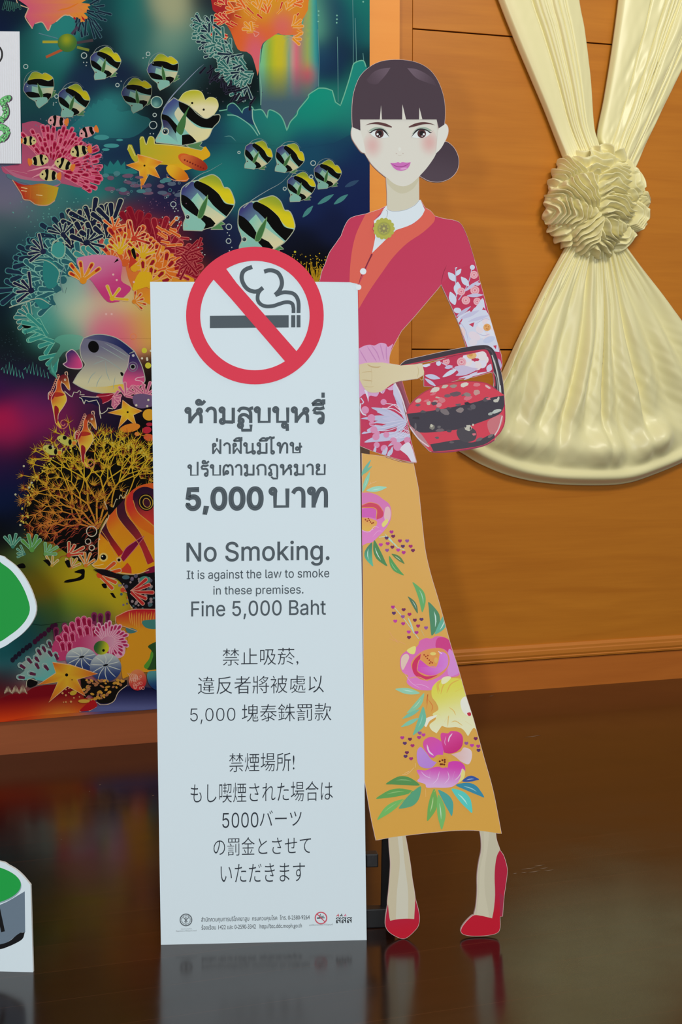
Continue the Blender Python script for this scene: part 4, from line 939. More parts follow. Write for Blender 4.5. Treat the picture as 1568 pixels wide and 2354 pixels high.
    p.stroke('D', '700,838 600,910 500,1020', 4, (196, 190, 90)); p.stroke('D', '740,870 742,940', 4, (240, 190, 110)); p.stroke('D', '830,870 815,900', 4, (196, 200, 90))
_R = [(962, 1065), (966, 1180), (971, 1215), (981, 1285), (992, 1326), (1008, 1379.5), (1022, 1433), (1037, 1487), (1052, 1532), (1070.6, 1598.6), (1088, 1652), (1112, 1740), (1133.6, 1818), (1152.6, 1916)]
_ys = [1056]+[q[1] for q in _R]; _rx = [957]+[q[0] for q in _R]
_lx = np.interp(_ys, [1050, 1600, 1790, 1826, 1875, 1931], [831, 835, 838.5, 844, 852, 864])
SARC = [np.array([(_lx[i], _ys[i]), (_rx[i], _ys[i]), (_rx[i+1], _ys[i+1]), (_lx[i+1], _ys[i+1])]) for i in range(len(_ys)-1)]
part('sarong_flowers', .4, f_sarfl, clip=SARC)
def f_legs(p):
    p.fill(legl_o, SKN2)
    p.poly('D', '500,1272! 540,1272! 560,1500 590,1750 590,1995! 485,1998! 495,1750 520,1500', (219, 212, 190))
part('leg', .15, f_legs)
def f_legs(p):
    p.fill(legr_o, (208, 198, 170)); p.poly('D', '1240,1232! 1290,1240! 1270,1400 1250,1550 1250,1750 1290,1980! 1180,1962! 1200,1750 1210,1550 1240,1400', (216, 206, 178))
part('leg', .15, f_legs)
def f_shoe(P):
    def f(p): p.fill(P, lg((500, 1900), (188, 32, 62), (540, 2130), (200, 22, 46), 'D'))
    return f
part('shoe', .4, f_shoe(shl_o))
def f_shr(p): f_shoe(shr_o)(p); p.poly('D', '1376,1760! 1412,1795! 1400,1962! 1380,1962!', (170, 44, 72))
part('shoe', .4, f_shr)

# black easel behind the board
esl = bpy.data.objects.new('easel_stand', None); COL.objects.link(esl); esl.parent = standee
def bar(name, a, b, w, d, parent):
    a = np.array(a, float); b = np.array(b, float); u = (b-a)/np.linalg.norm(b-a)
    s = np.cross(u, (0, 1, 0)); s /= np.linalg.norm(s); t = np.cross(u, s)
    V = []; Fc = []; box_mesh(V, Fc, (a+b)/2, s, t, u, w/2, d/2, np.linalg.norm(b-a)/2)
    return bevel(new_mesh(name, V, Fc, [BLACK], parent), 0.002)
def behind(px, py, d): return SIGN.at(px, py, -d)
bar('strut', behind(898, 1850, .045), np.append(FLOOR.at(888, 2121)[:2], .022), .022, .02, esl)
fl = FLOOR.at(800, 2131); fr_ = FLOOR.at(906, 2127); bar('foot', (fl[0], fl[1], .0185), (fr_[0], fr_[1], .0185), .037, .03, esl)
a = behind(834, 2000, .10); b_ = behind(880, 1999, .10); bar('clamp', a, b_, .026, .03, esl)
a = behind(800, 1700, .03); bar('upright', a, np.append(FLOOR.at(815, 2118)[:2], .037), .025, .02, esl)

# ---------------------------------------------------------------- batik: painted underwater scene on dyed cloth
BG = np.array([(0,60,15,25,60),(20,20,15,30,45),(250,20,20,60,70),(295,20,20,110,105),(340,60,30,105,100),(402,40,172,172,132),(385,90,120,150,130),(385,20,165,165,128),(440,60,60,115,108),(440,140,40,80,90),(465,20,15,15,40),(720,60,95,170,140),(735,130,30,70,100),(780,100,20,30,62),(765,160,20,28,70),(765,50,25,45,85),(835,20,25,115,105),(830,60,25,105,100),(838,160,15,20,45),(800,60,20,75,90),(310,100,35,95,95),(60,120,25,80,80),(100,150,20,92,86),(60,220,25,70,72),(70,300,25,60,70),(150,60,40,130,125),(110,120,50,130,125),(190,190,25,40,70),(280,170,20,25,58),(220,110,10,12,25),(250,80,20,40,55),(300,60,40,100,100),(400,100,100,145,128),(360,130,60,115,108),(430,115,60,110,105),(350,215,14,14,20),(310,262,12,12,16),(330,290,10,10,14),(500,230,9,9,12),(470,160,10,10,16),(560,220,10,10,16),(240,285,40,122,122),(270,262,48,132,132),(215,300,35,100,110),(300,300,30,70,90),(200,335,25,60,82),(300,335,20,36,70),(260,362,25,32,70),(240,340,22,45,75),(560,290,35,112,108),(640,280,38,118,108),(700,250,32,122,112),(760,232,32,122,108),(830,190,30,120,105),(820,230,32,112,102),(560,335,28,85,90),(800,270,30,98,95),(780,320,25,60,92),(830,350,20,40,82),(830,470,22,34,78),(700,330,25,70,98),(480,380,30,110,110),(520,405,30,128,122),(560,425,30,100,102),(540,370,30,100,105),(620,420,25,70,88),(470,330,25,48,80),(500,300,25,70,90),(700,480,22,35,78),(800,420,24,38,80),(760,530,20,28,62),(600,460,26,50,84),(690,560,14,18,36),(500,540,24,34,70),(470,560,15,15,28),(740,600,10,10,10),(700,600,10,9,10),(420,545,18,18,45),(390,470,22,28,66),(350,470,30,28,68),(410,430,24,30,66),(300,420,28,70,90),(20,460,118,110,130),(20,410,100,100,125),(40,440,108,104,130),(60,490,90,108,115),(100,480,60,110,110),(15,520,62,92,96),(120,460,60,122,116),(200,440,30,125,120),(260,420,30,110,106),(300,450,24,40,70),(180,480,35,95,100),(40,560,30,60,76),(70,540,40,85,90),(10,620,20,40,52),(0,710,10,20,32),(30,770,10,14,22),(20,680,16,34,48),(140,545,20,40,60),(150,680,150,190,170),(190,720,205,205,168),(165,765,110,178,152),(120,640,62,104,112),(150,610,80,165,155),(180,640,140,185,165),(225,755,215,90,132),(265,765,222,80,125),(250,735,216,130,140),(300,745,222,130,100),(335,745,215,172,60),(345,700,200,180,90),(90,725,72,160,146),(110,770,60,150,135),(60,680,38,70,90),(250,690,208,196,150),(300,690,215,195,120),(210,610,215,120,152),(240,650,200,66,130),(260,620,205,90,140),(290,650,210,170,120),(300,590,220,130,60),(340,600,216,140,40),(230,520,150,18,40),(300,505,120,18,40),(190,530,120,20,40),(260,560,220,80,40),(380,540,90,18,40),(400,590,140,30,30),(350,560,215,90,40),(380,620,205,60,50),(20,830,18,26,36),(80,820,12,14,18),(50,875,26,26,62),(100,872,22,22,52),(0,900,50,20,72),(15,965,192,25,75),(80,965,152,30,86),(60,935,110,30,88),(100,920,70,30,84),(150,955,130,30,80),(185,930,70,30,70),(20,1000,150,30,80),(100,1005,80,25,70),(60,1045,26,18,46),(10,1045,50,20,60),(20,1085,18,22,62),(20,1150,10,25,62),(40,1200,8,14,36),(10,1220,6,8,14),(150,850,10,8,10),(140,800,10,12,16),(250,965,30,20,46),(220,1005,14,14,24),(200,960,40,26,50),(300,1000,10,10,10),(340,870,10,10,10),(250,1100,12,10,10),(330,1050,10,10,10),(100,1100,10,10,16),(90,1180,8,8,10),(100,1285,100,125,32),(130,1310,175,152,20),(180,1330,188,162,26),(240,1350,192,166,30),(112,1345,132,96,14),(90,1325,124,102,20),(70,1280,60,90,50),(200,1382,140,140,30),(120,1400,72,108,40),(100,1425,30,80,62),(165,1390,104,132,30),(280,1380,192,172,30),(60,1450,20,90,92),(20,1500,25,110,115),(60,1490,20,70,82),(30,1560,15,50,62),(5,1590,8,16,26),(150,1440,50,88,60),(220,1420,62,90,40),(330,1350,50,28,38),(345,1390,14,12,14),(340,1300,20,24,26),(330,1420,170,30,40),(0,1645,192,16,14),(0,1662,225,70,20),(60,1636,224,70,20),(120,1630,222,110,28),(170,1633,216,112,38),(60,1600,140,10,24),(110,1595,112,14,20),(150,1605,150,14,24),(0,1612,120,8,22),(225,1632,72,76,128),(300,1627,82,86,136),(352,1622,86,90,140),(352,1598,34,36,82),(280,1603,50,50,100),(320,1590,14,12,14),(342,1480,220,130,30),(310,1480,222,152,30),(300,1525,216,150,30),(355,1510,40,74,40),(160,1500,190,80,120),(205,1475,186,60,110),(110,1535,112,162,150),(90,1545,110,160,155)], float)
BSC = lin(BG[:, 2:5])
def base_lin(x, y):
    out = np.empty((len(x), 3))
    for i in range(0, len(x), 20000):
        d2 = (x[i:i+20000, None]-BG[None, :, 0])**2+(y[i:i+20000, None]-BG[None, :, 1])**2
        w = np.exp(-d2/(2*26.0**2))+np.exp(-d2/(2*60.0**2))*0.03+2e-5/(1+(d2/1e4)**2)
        out[i:i+20000] = (w@BSC)/w.sum(1, keepdims=True)
    return out
def srgb(a): return 255*np.where(a <= 0.0031308, a*12.92, 1.055*np.power(np.maximum(a, 1e-9), 1/2.4)-0.055)
def base(x, y): return srgb(base_lin(np.asarray(x, float), np.asarray(y, float)))
BOT = lambda x: 1658.5-0.0835*x
BX0, BX1, BY0 = -420, 846, -260
BGAIN = 1.0
pb = Print(PL, 0.0, dz=0.004, gain=BGAIN, clip=np.array([(BX0, BY0), (BX1, BY0), (BX1, BOT(BX1)), (0, 1658), (BX0, BOT(BX0))], float))
CO = 0.012                                                       # cloth stands 12 mm off the board
pb.z0 = CO*1000+0.3
# ground colour: a fine net of dyed points
nx, ny = 250, 380
gx, gy = np.meshgrid(np.linspace(BX0, BX1, nx), np.linspace(0, 1, ny)); gx = gx.ravel(); gy = gy.ravel()
by = BY0+(BOT(gx)-BY0)*gy
bX = PL.at(gx, by, np.full(len(gx), CO)); bk = PL.at(gx, by, np.full(len(gx), 0.004))
bC = base_lin(gx, by)
bF = []
for j in range(ny-1):
    for i in range(nx-1): q = j*nx+i; bF.append((q, q+nx, q+nx+1, q+1))
no = len(bX); edge = [i for i in range(nx)]+[j*nx+nx-1 for j in range(1, ny)]+[(ny-1)*nx+i for i in range(nx-2, -1, -1)]+[j*nx for j in range(ny-2, 0, -1)]
ei = {e: no+k for k, e in enumerate(edge)}
eV = [bk[e] for e in edge]; m = len(edge)
for k in range(m):
    a, b_ = edge[k], edge[(k+1) % m]; bF.append((a, b_, ei[b_], ei[a]))
bF.append(tuple(no+k for k in range(m)))
baseV = np.concatenate([bX, np.array(eV)]); baseC = np.concatenate([bC, bC[edge]])*BGAIN
LINE = (172, 178, 156)
def shade(c, k): return tuple(np.clip(np.array(c, float)*k, 0, 255))

# --- hard-edged background areas
rocks = path('H', '-120,1000! 100,960! 200,920! 280,892 345,882! 350,850 390,830 430,862 465,912! 482,872 540,860 560,885 622,885 665,950! 680,885 750,912 790,960 822,1050! 850,980 900,925 915,882 990,790 1000,760 1075,710! 1130,712 1185,730! 1210,822! 1250,850! 1282,760 1320,640 1342,560 1362,510 1430,490 1455,540 1486,560! 1486,1000! 1200,1150! 900,1200! 600,1150! 200,1150!')
def rockc(x, y):
    t = np.clip((y-225)/110, 0, 1)[:, None]; teal = np.stack([24+6*np.sin(x/40), 134+8*np.sin(x/55+1), 122+0*x], 1)
    k = np.clip((x-500)/45, 0, 1)[:, None]
    return (teal*(1-t)+base(x, y)*t)*k+base(x, y)*(1-k)
def curtain(x, y):
    c = np.zeros((len(x), 3)); S = [(600, (120, 190, 140)), (615, (150, 175, 60)), (630, (196, 186, 40)), (650, (196, 180, 50)), (660, (128, 160, 130)), (668, (190, 150, 140)), (680, (214, 100, 120)), (690, (150, 140, 110)), (705, (150, 170, 90)), (718, (70, 160, 150)), (730, (30, 110, 130))]
    xs = np.array([s[0] for s in S]); 
    for k in range(3): c[:, k] = np.interp(x, xs, [s[1][k] for s in S])
    pk = np.exp(-((x-702)/22)**2-((y-178)/26)**2)[:, None]; c = c*(1-pk)+np.array((226, 90, 100))*pk
    t = np.clip((y-150)/85, 0, 1)[:, None]; return c*(1-t)+np.array((70, 96, 110))*t
pb.poly('H', '610,840! 600,600 615,470 630,370 660,330 700,300 740,280 800,290 830,284 870,300! 900,180! 940,250! 960,140! 1000,0! 1060,0! 1075,300! 1078,690! 1000,760 920,870 850,980 822,1040! 780,950 680,885 660,940 620,885!', curtain, grid=14, n=3)
for q in ('1225,300 1230,560 1232,820', '1070,240 1080,480 1075,700', '1348,0 1352,300 1352,560', '1368,150 1375,360 1378,510', '1430,430 1436,490'): pb.stroke('H', q, 5, (92, 140, 140))
for x, y in ((1075, 95), (1075, 128), (1072, 178), (1222, 130), (1222, 160), (1220, 188), (1432, 20)): pb.disc('H', (x, y), 7, (120, 180, 160), n=8)
pb.fill(rocks, rockc, grid=14)
pb.stroke('H', '280,892 345,882! 350,850 390,830 430,862 465,912! 482,872 540,860 560,885 622,885 665,950! 680,885 750,912 790,960 822,1050! 850,980 900,925 915,882 990,790 1000,760 1075,710! 1130,712 1185,730! 1210,822! 1250,850! 1282,760 1320,640 1342,560 1362,510 1430,490 1455,540!', 9, (110, 176, 150))
pb.poly('H', '345,890! 352,852 390,834 430,866 465,915! 482,876 538,864 545,940 560,1010! 500,980 420,935', (30, 62, 92)); pb.stroke('H', '345,925 410,930 480,970 540,1020 590,1090', 8, (120, 180, 160)); pb.stroke('H', '545,880 550,960 580,1030 605,1080', 8, (150, 190, 170)); pb.stroke('H', '320,1100 370,1095 415,1135', 6, (90, 140, 140), taper=1)
# teal frond mound and dark hollows upper left
pb.poly('G', '560,1010 620,960 680,900! 700,850! 720,870! 735,830! 760,840! 775,800! 810,815! 830,788! 860,800! 890,800! 890,830! 935,850! 920,880! 960,900 1040,890 1120,930 1180,950 1190,1000 1060,1100 900,1110 760,1090 640,1060 500,1060', lambda x, y: base(x, y)*.55+np.array((44, 128, 126))*.45, grid=16)
pb.poly('G', '130,0! 220,70 190,125 210,160 250,235! 270,190! 330,185 375,250! 400,205! 440,180 480,140 540,125! 590,150! 640,190! 690,175! 700,150! 660,110! 720,100! 690,60! 740,40! 640,30! 690,0!', lg((250, 120), (214, 92, 118), (640, 90), (226, 140, 50), 'G'))
for q in ('220,70 200,120 195,150 250,235', '270,195 330,185 375,250 400,205', '440,180 500,130 540,130', '540,125 580,150 630,190', '120,0 140,40 215,70'): pb.stroke('G', q, 8, (206, 170, 140))
for q in ('560,130 640,180', '600,110 660,190', '620,70 690,110', '640,40 720,45', '450,90 540,70 620,30'): pb.stroke('G', q, 12, (224, 120, 40), taper=1)
for q in ('585,140! 612,165! 600,175! 575,150!', '640,130! 690,180! 675,185! 650,160!'): pb.poly('G', q, (176, 24, 40))
RN = random.Random(3)
def finger(p, a, b_, w, fill, line, lw=1.6, tip=None):
    """rounded finger of coral from a to b (px)"""
    a = np.array(a); b_ = np.array(b_); d = b_-a; L = np.hypot(*d); u = d/L; nn = np.array([-u[1], u[0]])
    P = [a-nn*w*.42, a+u*L*.5-nn*w*.40, b_-u*w*.4-nn*w*.5, b_-nn*w*.25+u*w*.05, b_+nn*w*.25+u*w*.05, b_-u*w*.4+nn*w*.5, a+u*L*.5+nn*w*.40, a+nn*w*.42]
    Q = np.array(spline(P[:1]+P[1:7]+P[7:], 3, False))
    p.fill(Q, fill)
    if tip is not None: p.fill(np.array([b_-u*w*1.5-nn*w*.22, b_-u*w*.5-nn*w*.32, b_-u*w*.15, b_-u*w*.5+nn*w*.32, b_-u*w*1.5+nn*w*.22]), tip)
    if line is not None: p.line(Q, lw, line)
def hand(p, c, ang, size, nf, fill, line, tipc=None, spread=95, w=None, lw=1.6, rn=RN):
    for i in range(nf):
        a = math.radians(ang+(i-(nf-1)/2)*spread/max(1, nf-1)+rn.uniform(-5, 5)); L = size*rn.uniform(.75, 1.1)
        finger(p, c, (c[0]+L*math.cos(a), c[1]+L*math.sin(a)), w or size*.24, fill, line, lw, tipc)
# fringe of blue coral fingers beside the top left coral
for i in range(26):
    a = math.radians(-70+i*7.5); r = RN.uniform(30, 62); c = (176+RN.uniform(-6, 22), 20+RN.uniform(0, 12)); 
    finger(pb, (c[0]+26*math.cos(a), c[1]+24*math.sin(a)), (c[0]+r*1.1*math.cos(a), c[1]+r*math.sin(a)+6), 6, (24, 40, 58), (70, 110, 116), 1.2)
for i in range(9): finger(pb, (10+i*4, 2+i), (4+i*5, 18+RN.uniform(0, 9)), 4, (20, 36, 44), (60, 110, 100), 1)
# top coral, orange and red, with its grey-green fronds
pb.poly('U', '420,120! 400,0! 1500,0! 1490,120! 1420,260 1420,380 1310,405! 1200,400 1150,385 1060,440 980,500 960,600 945,760 925,860! 900,760 860,640 800,590! 700,560 620,360 520,220', lambda x, y: (lambda d1, d2, d3: (np.array((214, 150, 34))*d1+np.array((222, 92, 44))*d2+np.array((214, 92, 124))*d3+np.array((160, 22, 40))*np.exp(-((x-505)/28)**2-((y-15)/40)**2)[:, None]*3)/(d1+d2+d3+np.exp(-((x-505)/28)**2-((y-15)/40)**2)[:, None]*3))(np.exp(-((x-600)/60)**2-((y-10)/45)**2)[:, None]*2+.12, (np.exp(-((x-600)/40)**2-((y-75)/28)**2)+np.exp(-((x-545)/20)**2-((y-90)/30)**2))[:, None]+.12, (np.exp(-((x-640)/22)**2-((y-55)/30)**2)*1.3+np.exp(-((x-585)/22)**2-((y-110)/40)**2)*1.6)[:, None]+.02), grid=9, n=3)
for i in range(42):
    x = RN.uniform(500, 690); y = RN.uniform(0, 80)
    if x > 600 and y > 40 and x < 660: continue
    a = math.atan2(y-70, x-610)+RN.uniform(-.5, .5); L = RN.uniform(10, 22)
    finger(pb, (x, y), (x+L*math.cos(a), y+L*math.sin(a)), RN.uniform(4, 6.5), (196, 40, 40) if (x < 535 or RN.random() < .3) else (222, 128, 36), (224, 166, 100), 1.2)
for i in range(30):
    x = RN.uniform(500, 690); y = RN.uniform(2, 95)
    if 585 < x < 665 and y > 45: continue
    hand(pb, (x, y), math.degrees(math.atan2(y-80, x-612))+RN.uniform(-30, 30), RN.uniform(18, 28), 3, (196, 40, 44) if x < 530 else (226, 140, 36) if RN.random() < .7 else (222, 96, 36), (228, 176, 120), None, spread=70, w=7, lw=1.4)
for i in range(62):
    t = i/61; cx_ = 478+98*t+RN.uniform(-34, 16); cy_ = 62+136*t**1.1+RN.uniform(-22, 26)
    hand(pb, (cx_, cy_), 205-70*t+RN.uniform(-50, 50), RN.uniform(18, 30), 3, (44, 100, 96) if RN.random() < .6 else (28, 44, 62), (150, 178, 166), None, spread=80, w=7, lw=1.4)
for i in range(26):
    t = i/25; cx_ = 470+110*t+RN.uniform(-10, 10); cy_ = 150+75*t+RN.uniform(-8, 20); a = math.radians(140+RN.uniform(-60, 30)); finger(pb, (cx_, cy_), (cx_+20*math.cos(a), cy_+20*math.sin(a)), 5, (18, 18, 30), (52, 50, 70), 1)
for i in range(40): pb.disc('P', (RN.uniform(455, 600), RN.uniform(165, 245)), RN.uniform(.8, 1.8), (70, 74, 84), n=6)
pb.stroke('U', '960,560 945,800 965,1000 960,1190', 10, (120, 170, 150)); pb.stroke('U', '880,360 940,380 900,420 880,380', 8, (224, 150, 140))

# --- big coral head
pb.poly('P', '300,560! 340,555 400,580 440,620 440,700! 340,700 300,660 285,600', lg((300, 600), (216, 110, 50), (370, 640), (222, 150, 36)), n=3)
for k_, (R0_, R1_, n_, fs) in enumerate(((205, 250, 22, 50), (165, 210, 19, 50), (122, 165, 14, 48))):
    for i in range(n_):
        t = i/(n_-1); ang = 196+t*170 if k_ == 0 else 190+t*165
        a = math.radians(ang+RN.uniform(-2, 2)); sx = 1.05; c = (238+R0_*.93*sx*math.cos(a), 715+R0_*.98*math.sin(a))
        if c[0] > 432 or (c[0] > 350 and c[1] > 640): continue
        if t < .33: f, l = ((28, 44, 66) if k_ == 0 else (42, 96, 104)), ((70, 132, 130) if k_ == 0 else (126, 182, 166))
        elif t < .52: f, l = ((24, 30, 56) if k_ < 2 else (60, 140, 134)), (176, 178, 150)
        elif t < .66: f, l = ((132, 16, 36) if k_ == 0 else (212, 92, 40)), ((150, 40, 50) if k_ == 0 else (224, 160, 110))
        else: f, l = ((142, 22, 40) if k_ == 0 else (218, 112, 34) if k_ == 1 else (220, 160, 36)), ((190, 80, 80) if k_ == 0 else (226, 160, 110))
        hand(pb, c, ang, fs*RN.uniform(.85, 1.15), 4, f, l, None if t < .52 or k_ == 0 else (150, 24, 36), spread=100, w=13, lw=2.0); pb.disc('P', c, 9, f, n=10)
pb.poly('V', '520,880 640,800 760,760 900,800 1050,930 1160,960 1300,1030 1500,1040! 1505,1300! 820,1300 600,1300! 500,1300! 380,1300! 480,1120 560,1000', lambda x, y: base(x, y), grid=14)
pb.poly('V', '880,470 960,460 1150,480 1210,560 1200,720 1300,800 1180,930! 1060,930 930,760! 900,720 780,600 760,500', lg((950, 500), (206, 128, 160), (1080, 820), (200, 58, 120), 'V')); 
for q in ('430,520 520,530 580,620 560,760 470,800 420,700', '330,900 450,900 480,980 400,1000'): pb.poly('V', q, (44, 128, 124))
pb.poly('V', '500,430 520,360 600,330 640,410 620,480 560,495', (64, 150, 142)); pb.stroke('V', '500,430 520,350 610,290 640,400 620,480 560,495 500,450', 11, (150, 184, 160))
for c, ang, sz, nf, f, tp in (((820, 720), -95, 210, 5, (222, 140, 34), (176, 40, 34)), ((1110, 900), -55, 150, 3, (216, 176, 40), None), ((1190, 430), -100, 190, 5, (218, 170, 30), (176, 36, 36)), ((1420, 470), -80, 190, 5, (218, 170, 34), (176, 36, 36)), ((1130, 200), -80, 130, 4, (220, 92, 42), None), ((1330, 930), -20, 130, 5, (218, 130, 40), (186, 50, 40)), ((860, 340), -20, 170, 5, (26, 32, 58), None), ((420, 430), 200, 170, 5, (36, 40, 70), None), ((300, 820), 200, 180, 5, (30, 32, 62), None), ((300, 1090), 195, 190, 6, (44, 120, 118), None), ((620, 260), -110, 150, 5, (30, 36, 62), None), ((1330, 300), -40, 170, 4, (196, 60, 40), (130, 20, 30))):
    cc = cv('V', c); s = sz/4.3556; hand(pb, tuple(cc), ang, s, nf, f, (222, 178, 130) if f[0] > 150 else (168, 182, 160), tp, spread=120, w=s*.20)
    pb.disc('P', cc, s*.17, f, n=14)
pb.stroke('V', '280,545 400,512 500,545 580,630 560,740', 10, (150, 180, 158)); pb.stroke('V', '80,990 250,930 380,900 480,950', 10, (170, 180, 158)); pb.stroke('V', '640,560 590,700 620,840', 10, (110, 140, 140)); pb.stroke('V', '655,790 640,850', 18, (20, 20, 36), taper=1)
pb.poly('V', '1310,810 1380,640 1500,640! 1500,750 1400,800', (222, 172, 30)); pb.poly('V', '1300,420 1330,400 1350,490 1330,500', (12, 12, 10)); pb.poly('V', '1125,545! 1160,500! 1175,520!', (12, 12, 10)); pb.poly('V', '210,1160 270,1145 322,1165 318,1195 240,1195', (10, 10, 10)); pb.poly('V', '1275,600! 1290,460! 1360,530!', (196, 60, 40))
for x, y in ((1050, 1055), (1105, 1055), (1155, 715), (1325, 735), (1120, 660)): pb.disc('V', (x, y), 11, (226, 176, 170), n=10)
# fingers hanging below the coral at the left
for q in ((95, 760, 175, 8), (120, 785, 160, 10), (130, 815, 135, 12), (105, 770, 200, 8), (90, 750, 190, 8)): hand(pb, (q[0], q[1]), q[2], 44, 3, (52, 140, 128), (120, 186, 160), None, spread=70, w=10)
pb.poly('K', '500,180 560,130 680,120 780,150 740,260 610,280 560,330 480,440! 440,440 520,300 560,220', lambda x, y: base(x, y)*.4+np.array((96, 176, 150))*.6, grid=14)
# red and orange tangle right of the coral, above the sign board
for i in range(34):
    x = RN.uniform(350, 440); y = RN.uniform(505, 640); a = math.radians(RN.uniform(-70, 50)); L = RN.uniform(16, 30)
    if (x-330)+(640-y)*.3 > 118: continue
    finger(pb, (x, y), (x+L*math.cos(a), y+L*math.sin(a)), 6.5, (150, 26, 40) if x > 395 else (214, 96, 36), (206, 110, 100) if x > 395 else (226, 170, 110), 1.3)
for i in range(16): finger(pb, (428+RN.uniform(-20, 4), 600+RN.uniform(-40, 45)), (450+RN.uniform(-6, 14), 590+RN.uniform(-50, 52)), 6, (132, 18, 36), (186, 84, 84), 1.2)
# small yellow fan coral behind the sign, by the woman's sleeve
for i in range(46):
    x = RN.uniform(695, 742); y = RN.uniform(600, 646); pb.stroke('P', f'{722+RN.uniform(-8,8):.1f},650 {x:.1f},{(y+650)/2:.1f} {x+RN.uniform(-4,4):.1f},{y:.1f}', 1.3, (196, 150, 30)); 
for i in range(60): pb.disc('P', (RN.uniform(668, 745), RN.uniform(575, 615)+8), RN.uniform(.8, 1.8), (196, 160, 40), n=6)
pb.disc('P', (674.5, 579.5), 2.8, (190, 180, 50), n=8)

# --- anemone upper left
def petals(cx_, cy_, R, n, a0, a1, w, f1, f2, tip, line, sq=1.0):
    for i in range(n):
        a = math.radians(a0+(a1-a0)*i/(n-1)+RN.uniform(-4, 4)); r0 = R*RN.uniform(.45, .7); r1 = R*RN.uniform(.85, 1.05)
        c = f1 if RN.random() < .6 else f2
        finger(pb, (cx_+r0*math.cos(a), cy_+sq*r0*math.sin(a)), (cx_+r1*math.cos(a), cy_+sq*r1*math.sin(a)), w*RN.uniform(.85, 1.15), c, line, 1.1, tip)
pb.poly('P', '48,285! 80,280 120,300 170,318 200,335 212,375 208,415 185,432 150,425 120,420 60,415 10,400 0,385! 48,377!', lambda x, y: base(x, y)*.15+np.array((196, 78, 112))*.85, grid=16)
for R_, n_ in ((118, 30), (96, 28), (74, 22), (52, 16)): petals(118, 392, R_, n_, -128, 30, 10, (206, 84, 118), (196, 62, 100), (150, 16, 50), (216, 130, 140), .86)
for q in ('60,395 110,385 150,400', '70,410 110,390 140,360', '110,390 100,350', '120,390 150,370', '60,400 20,392'): pb.stroke('P', q, 4, (222, 150, 160), taper=1)
pb.poly('I', '0,0! 60,40 180,90 300,110 430,110 480,140 400,190 200,150 60,60', lambda x, y: base(x, y)*.2+np.array((206, 104, 130))*.8, grid=18); pb.poly('I', '50,70 150,110 300,130 440,120 470,150 340,180 200,150 90,120 50,100', (88, 118, 130))
pb.poly('I', '90,120! 160,155 240,160 330,150 460,180! 430,280 370,320 280,315 230,280 180,275! 150,220', lg((120, 180), (182, 28, 34), (430, 220), (190, 160, 40), 'I')); 
for q in ('240,160 230,280', '300,155 300,310', '360,165 360,320', '420,180 410,290', '200,180 190,260'): pb.stroke('I', q, 8, (226, 120, 40), taper=1)
pb.stroke('I', '90,120 160,230 180,275 230,285 280,318 370,322 430,285', 8, (196, 150, 120))
for q in ('160,180 210,190', '160,205 205,212', '280,240 330,245'): pb.stroke('I', q, 6, (230, 200, 140))
def clown(x, y, L, flip=1, cream=False, rot=0):
    c0 = (206, 190, 130) if cream else (214, 150, 150); cs = math.cos(math.radians(rot)); sn = math.sin(math.radians(rot))
    P_ = lambda a, b_: (x+flip*L*(a*cs-b_*sn), y+L*(a*sn+b_*cs))
    E_ = lambda pts: np.array(spline([np.array(P_(*q)) for q in pts], 3, True))
    pb.fill(E_([(-.5, .05), (-.38, -.2), (-.1, -.28), (.2, -.22), (.35, -.1), (.35, .12), (.15, .24), (-.1, .28), (-.38, .2)]), c0)
    pb.fill(E_([(-.26, -.22), (-.1, -.28), (-.08, 0), (-.12, .25), (-.24, .2), (-.18, 0)]), (10, 10, 10)); pb.fill(E_([(.12, -.22), (.27, -.16), (.24, 0), (.28, .14), (.14, .22), (.08, 0)]), (10, 10, 10))
    pb.fill(E_([(.34, -.1), (.5, -.2), (.55, 0), (.5, .2), (.34, .1)]), (222, 120, 50)); pb.disc('P', P_(-.36, -.02), L*.05, (10, 10, 10), n=8)
for q in ((130, 280, 46, 1, False, 5), (200, 304, 44, 1, False, -18), (182, 348, 48, 1, True, -10), (62, 325, 38, -1, True, 0), (86, 370, 46, -1, True, 10), (145, 379, 46, 1, True, 20), (112, 404, 48, 1, True, 5)): clown(*q)
for i in range(46): pb.disc('P', (RN.uniform(185, 235), RN.uniform(325, 395)), RN.uniform(.8, 2.2), (96, 96, 120), n=6)
for i in range(24): pb.disc('P', (RN.uniform(50, 190), RN.uniform(268, 300)), RN.uniform(.8, 2), (110, 110, 126), n=6)
for x, y, a, b_ in ((230, 317, 18, 6), (253, 336, 18, 5), (240, 345, 9, 3), (272, 323, 8, 2.5)): pb.disc('P', (x, y), (a, b_), (64, 142, 142))
pb.poly('P', '235,400! 236,378! 244,384! 250,370! 258,380! 268,368! 275,382! 284,372! 286,390! 300,388 310,400', (36, 116, 116))
# sun-like float
for a, b_, c in (((95, 98), (130, 98), (170, 160, 50)), ((103, 133), (140, 116), (176, 86, 50)), ((174, 100), (211, 94), (72, 60, 66)), ((174, 110), (202, 117), (120, 130, 50)), ((162, 80), (176, 63), (74, 60, 80)), ((86, 78), (130, 90), (90, 130, 140))): pb.line(np.array([a, b_], float), 6 if c[0] != 90 else 2, c)
pb.disc('P', (152, 100), (22, 21), rg((150, 92), (24, 26), (150, 156, 36), (70, 112, 50)), n=24)

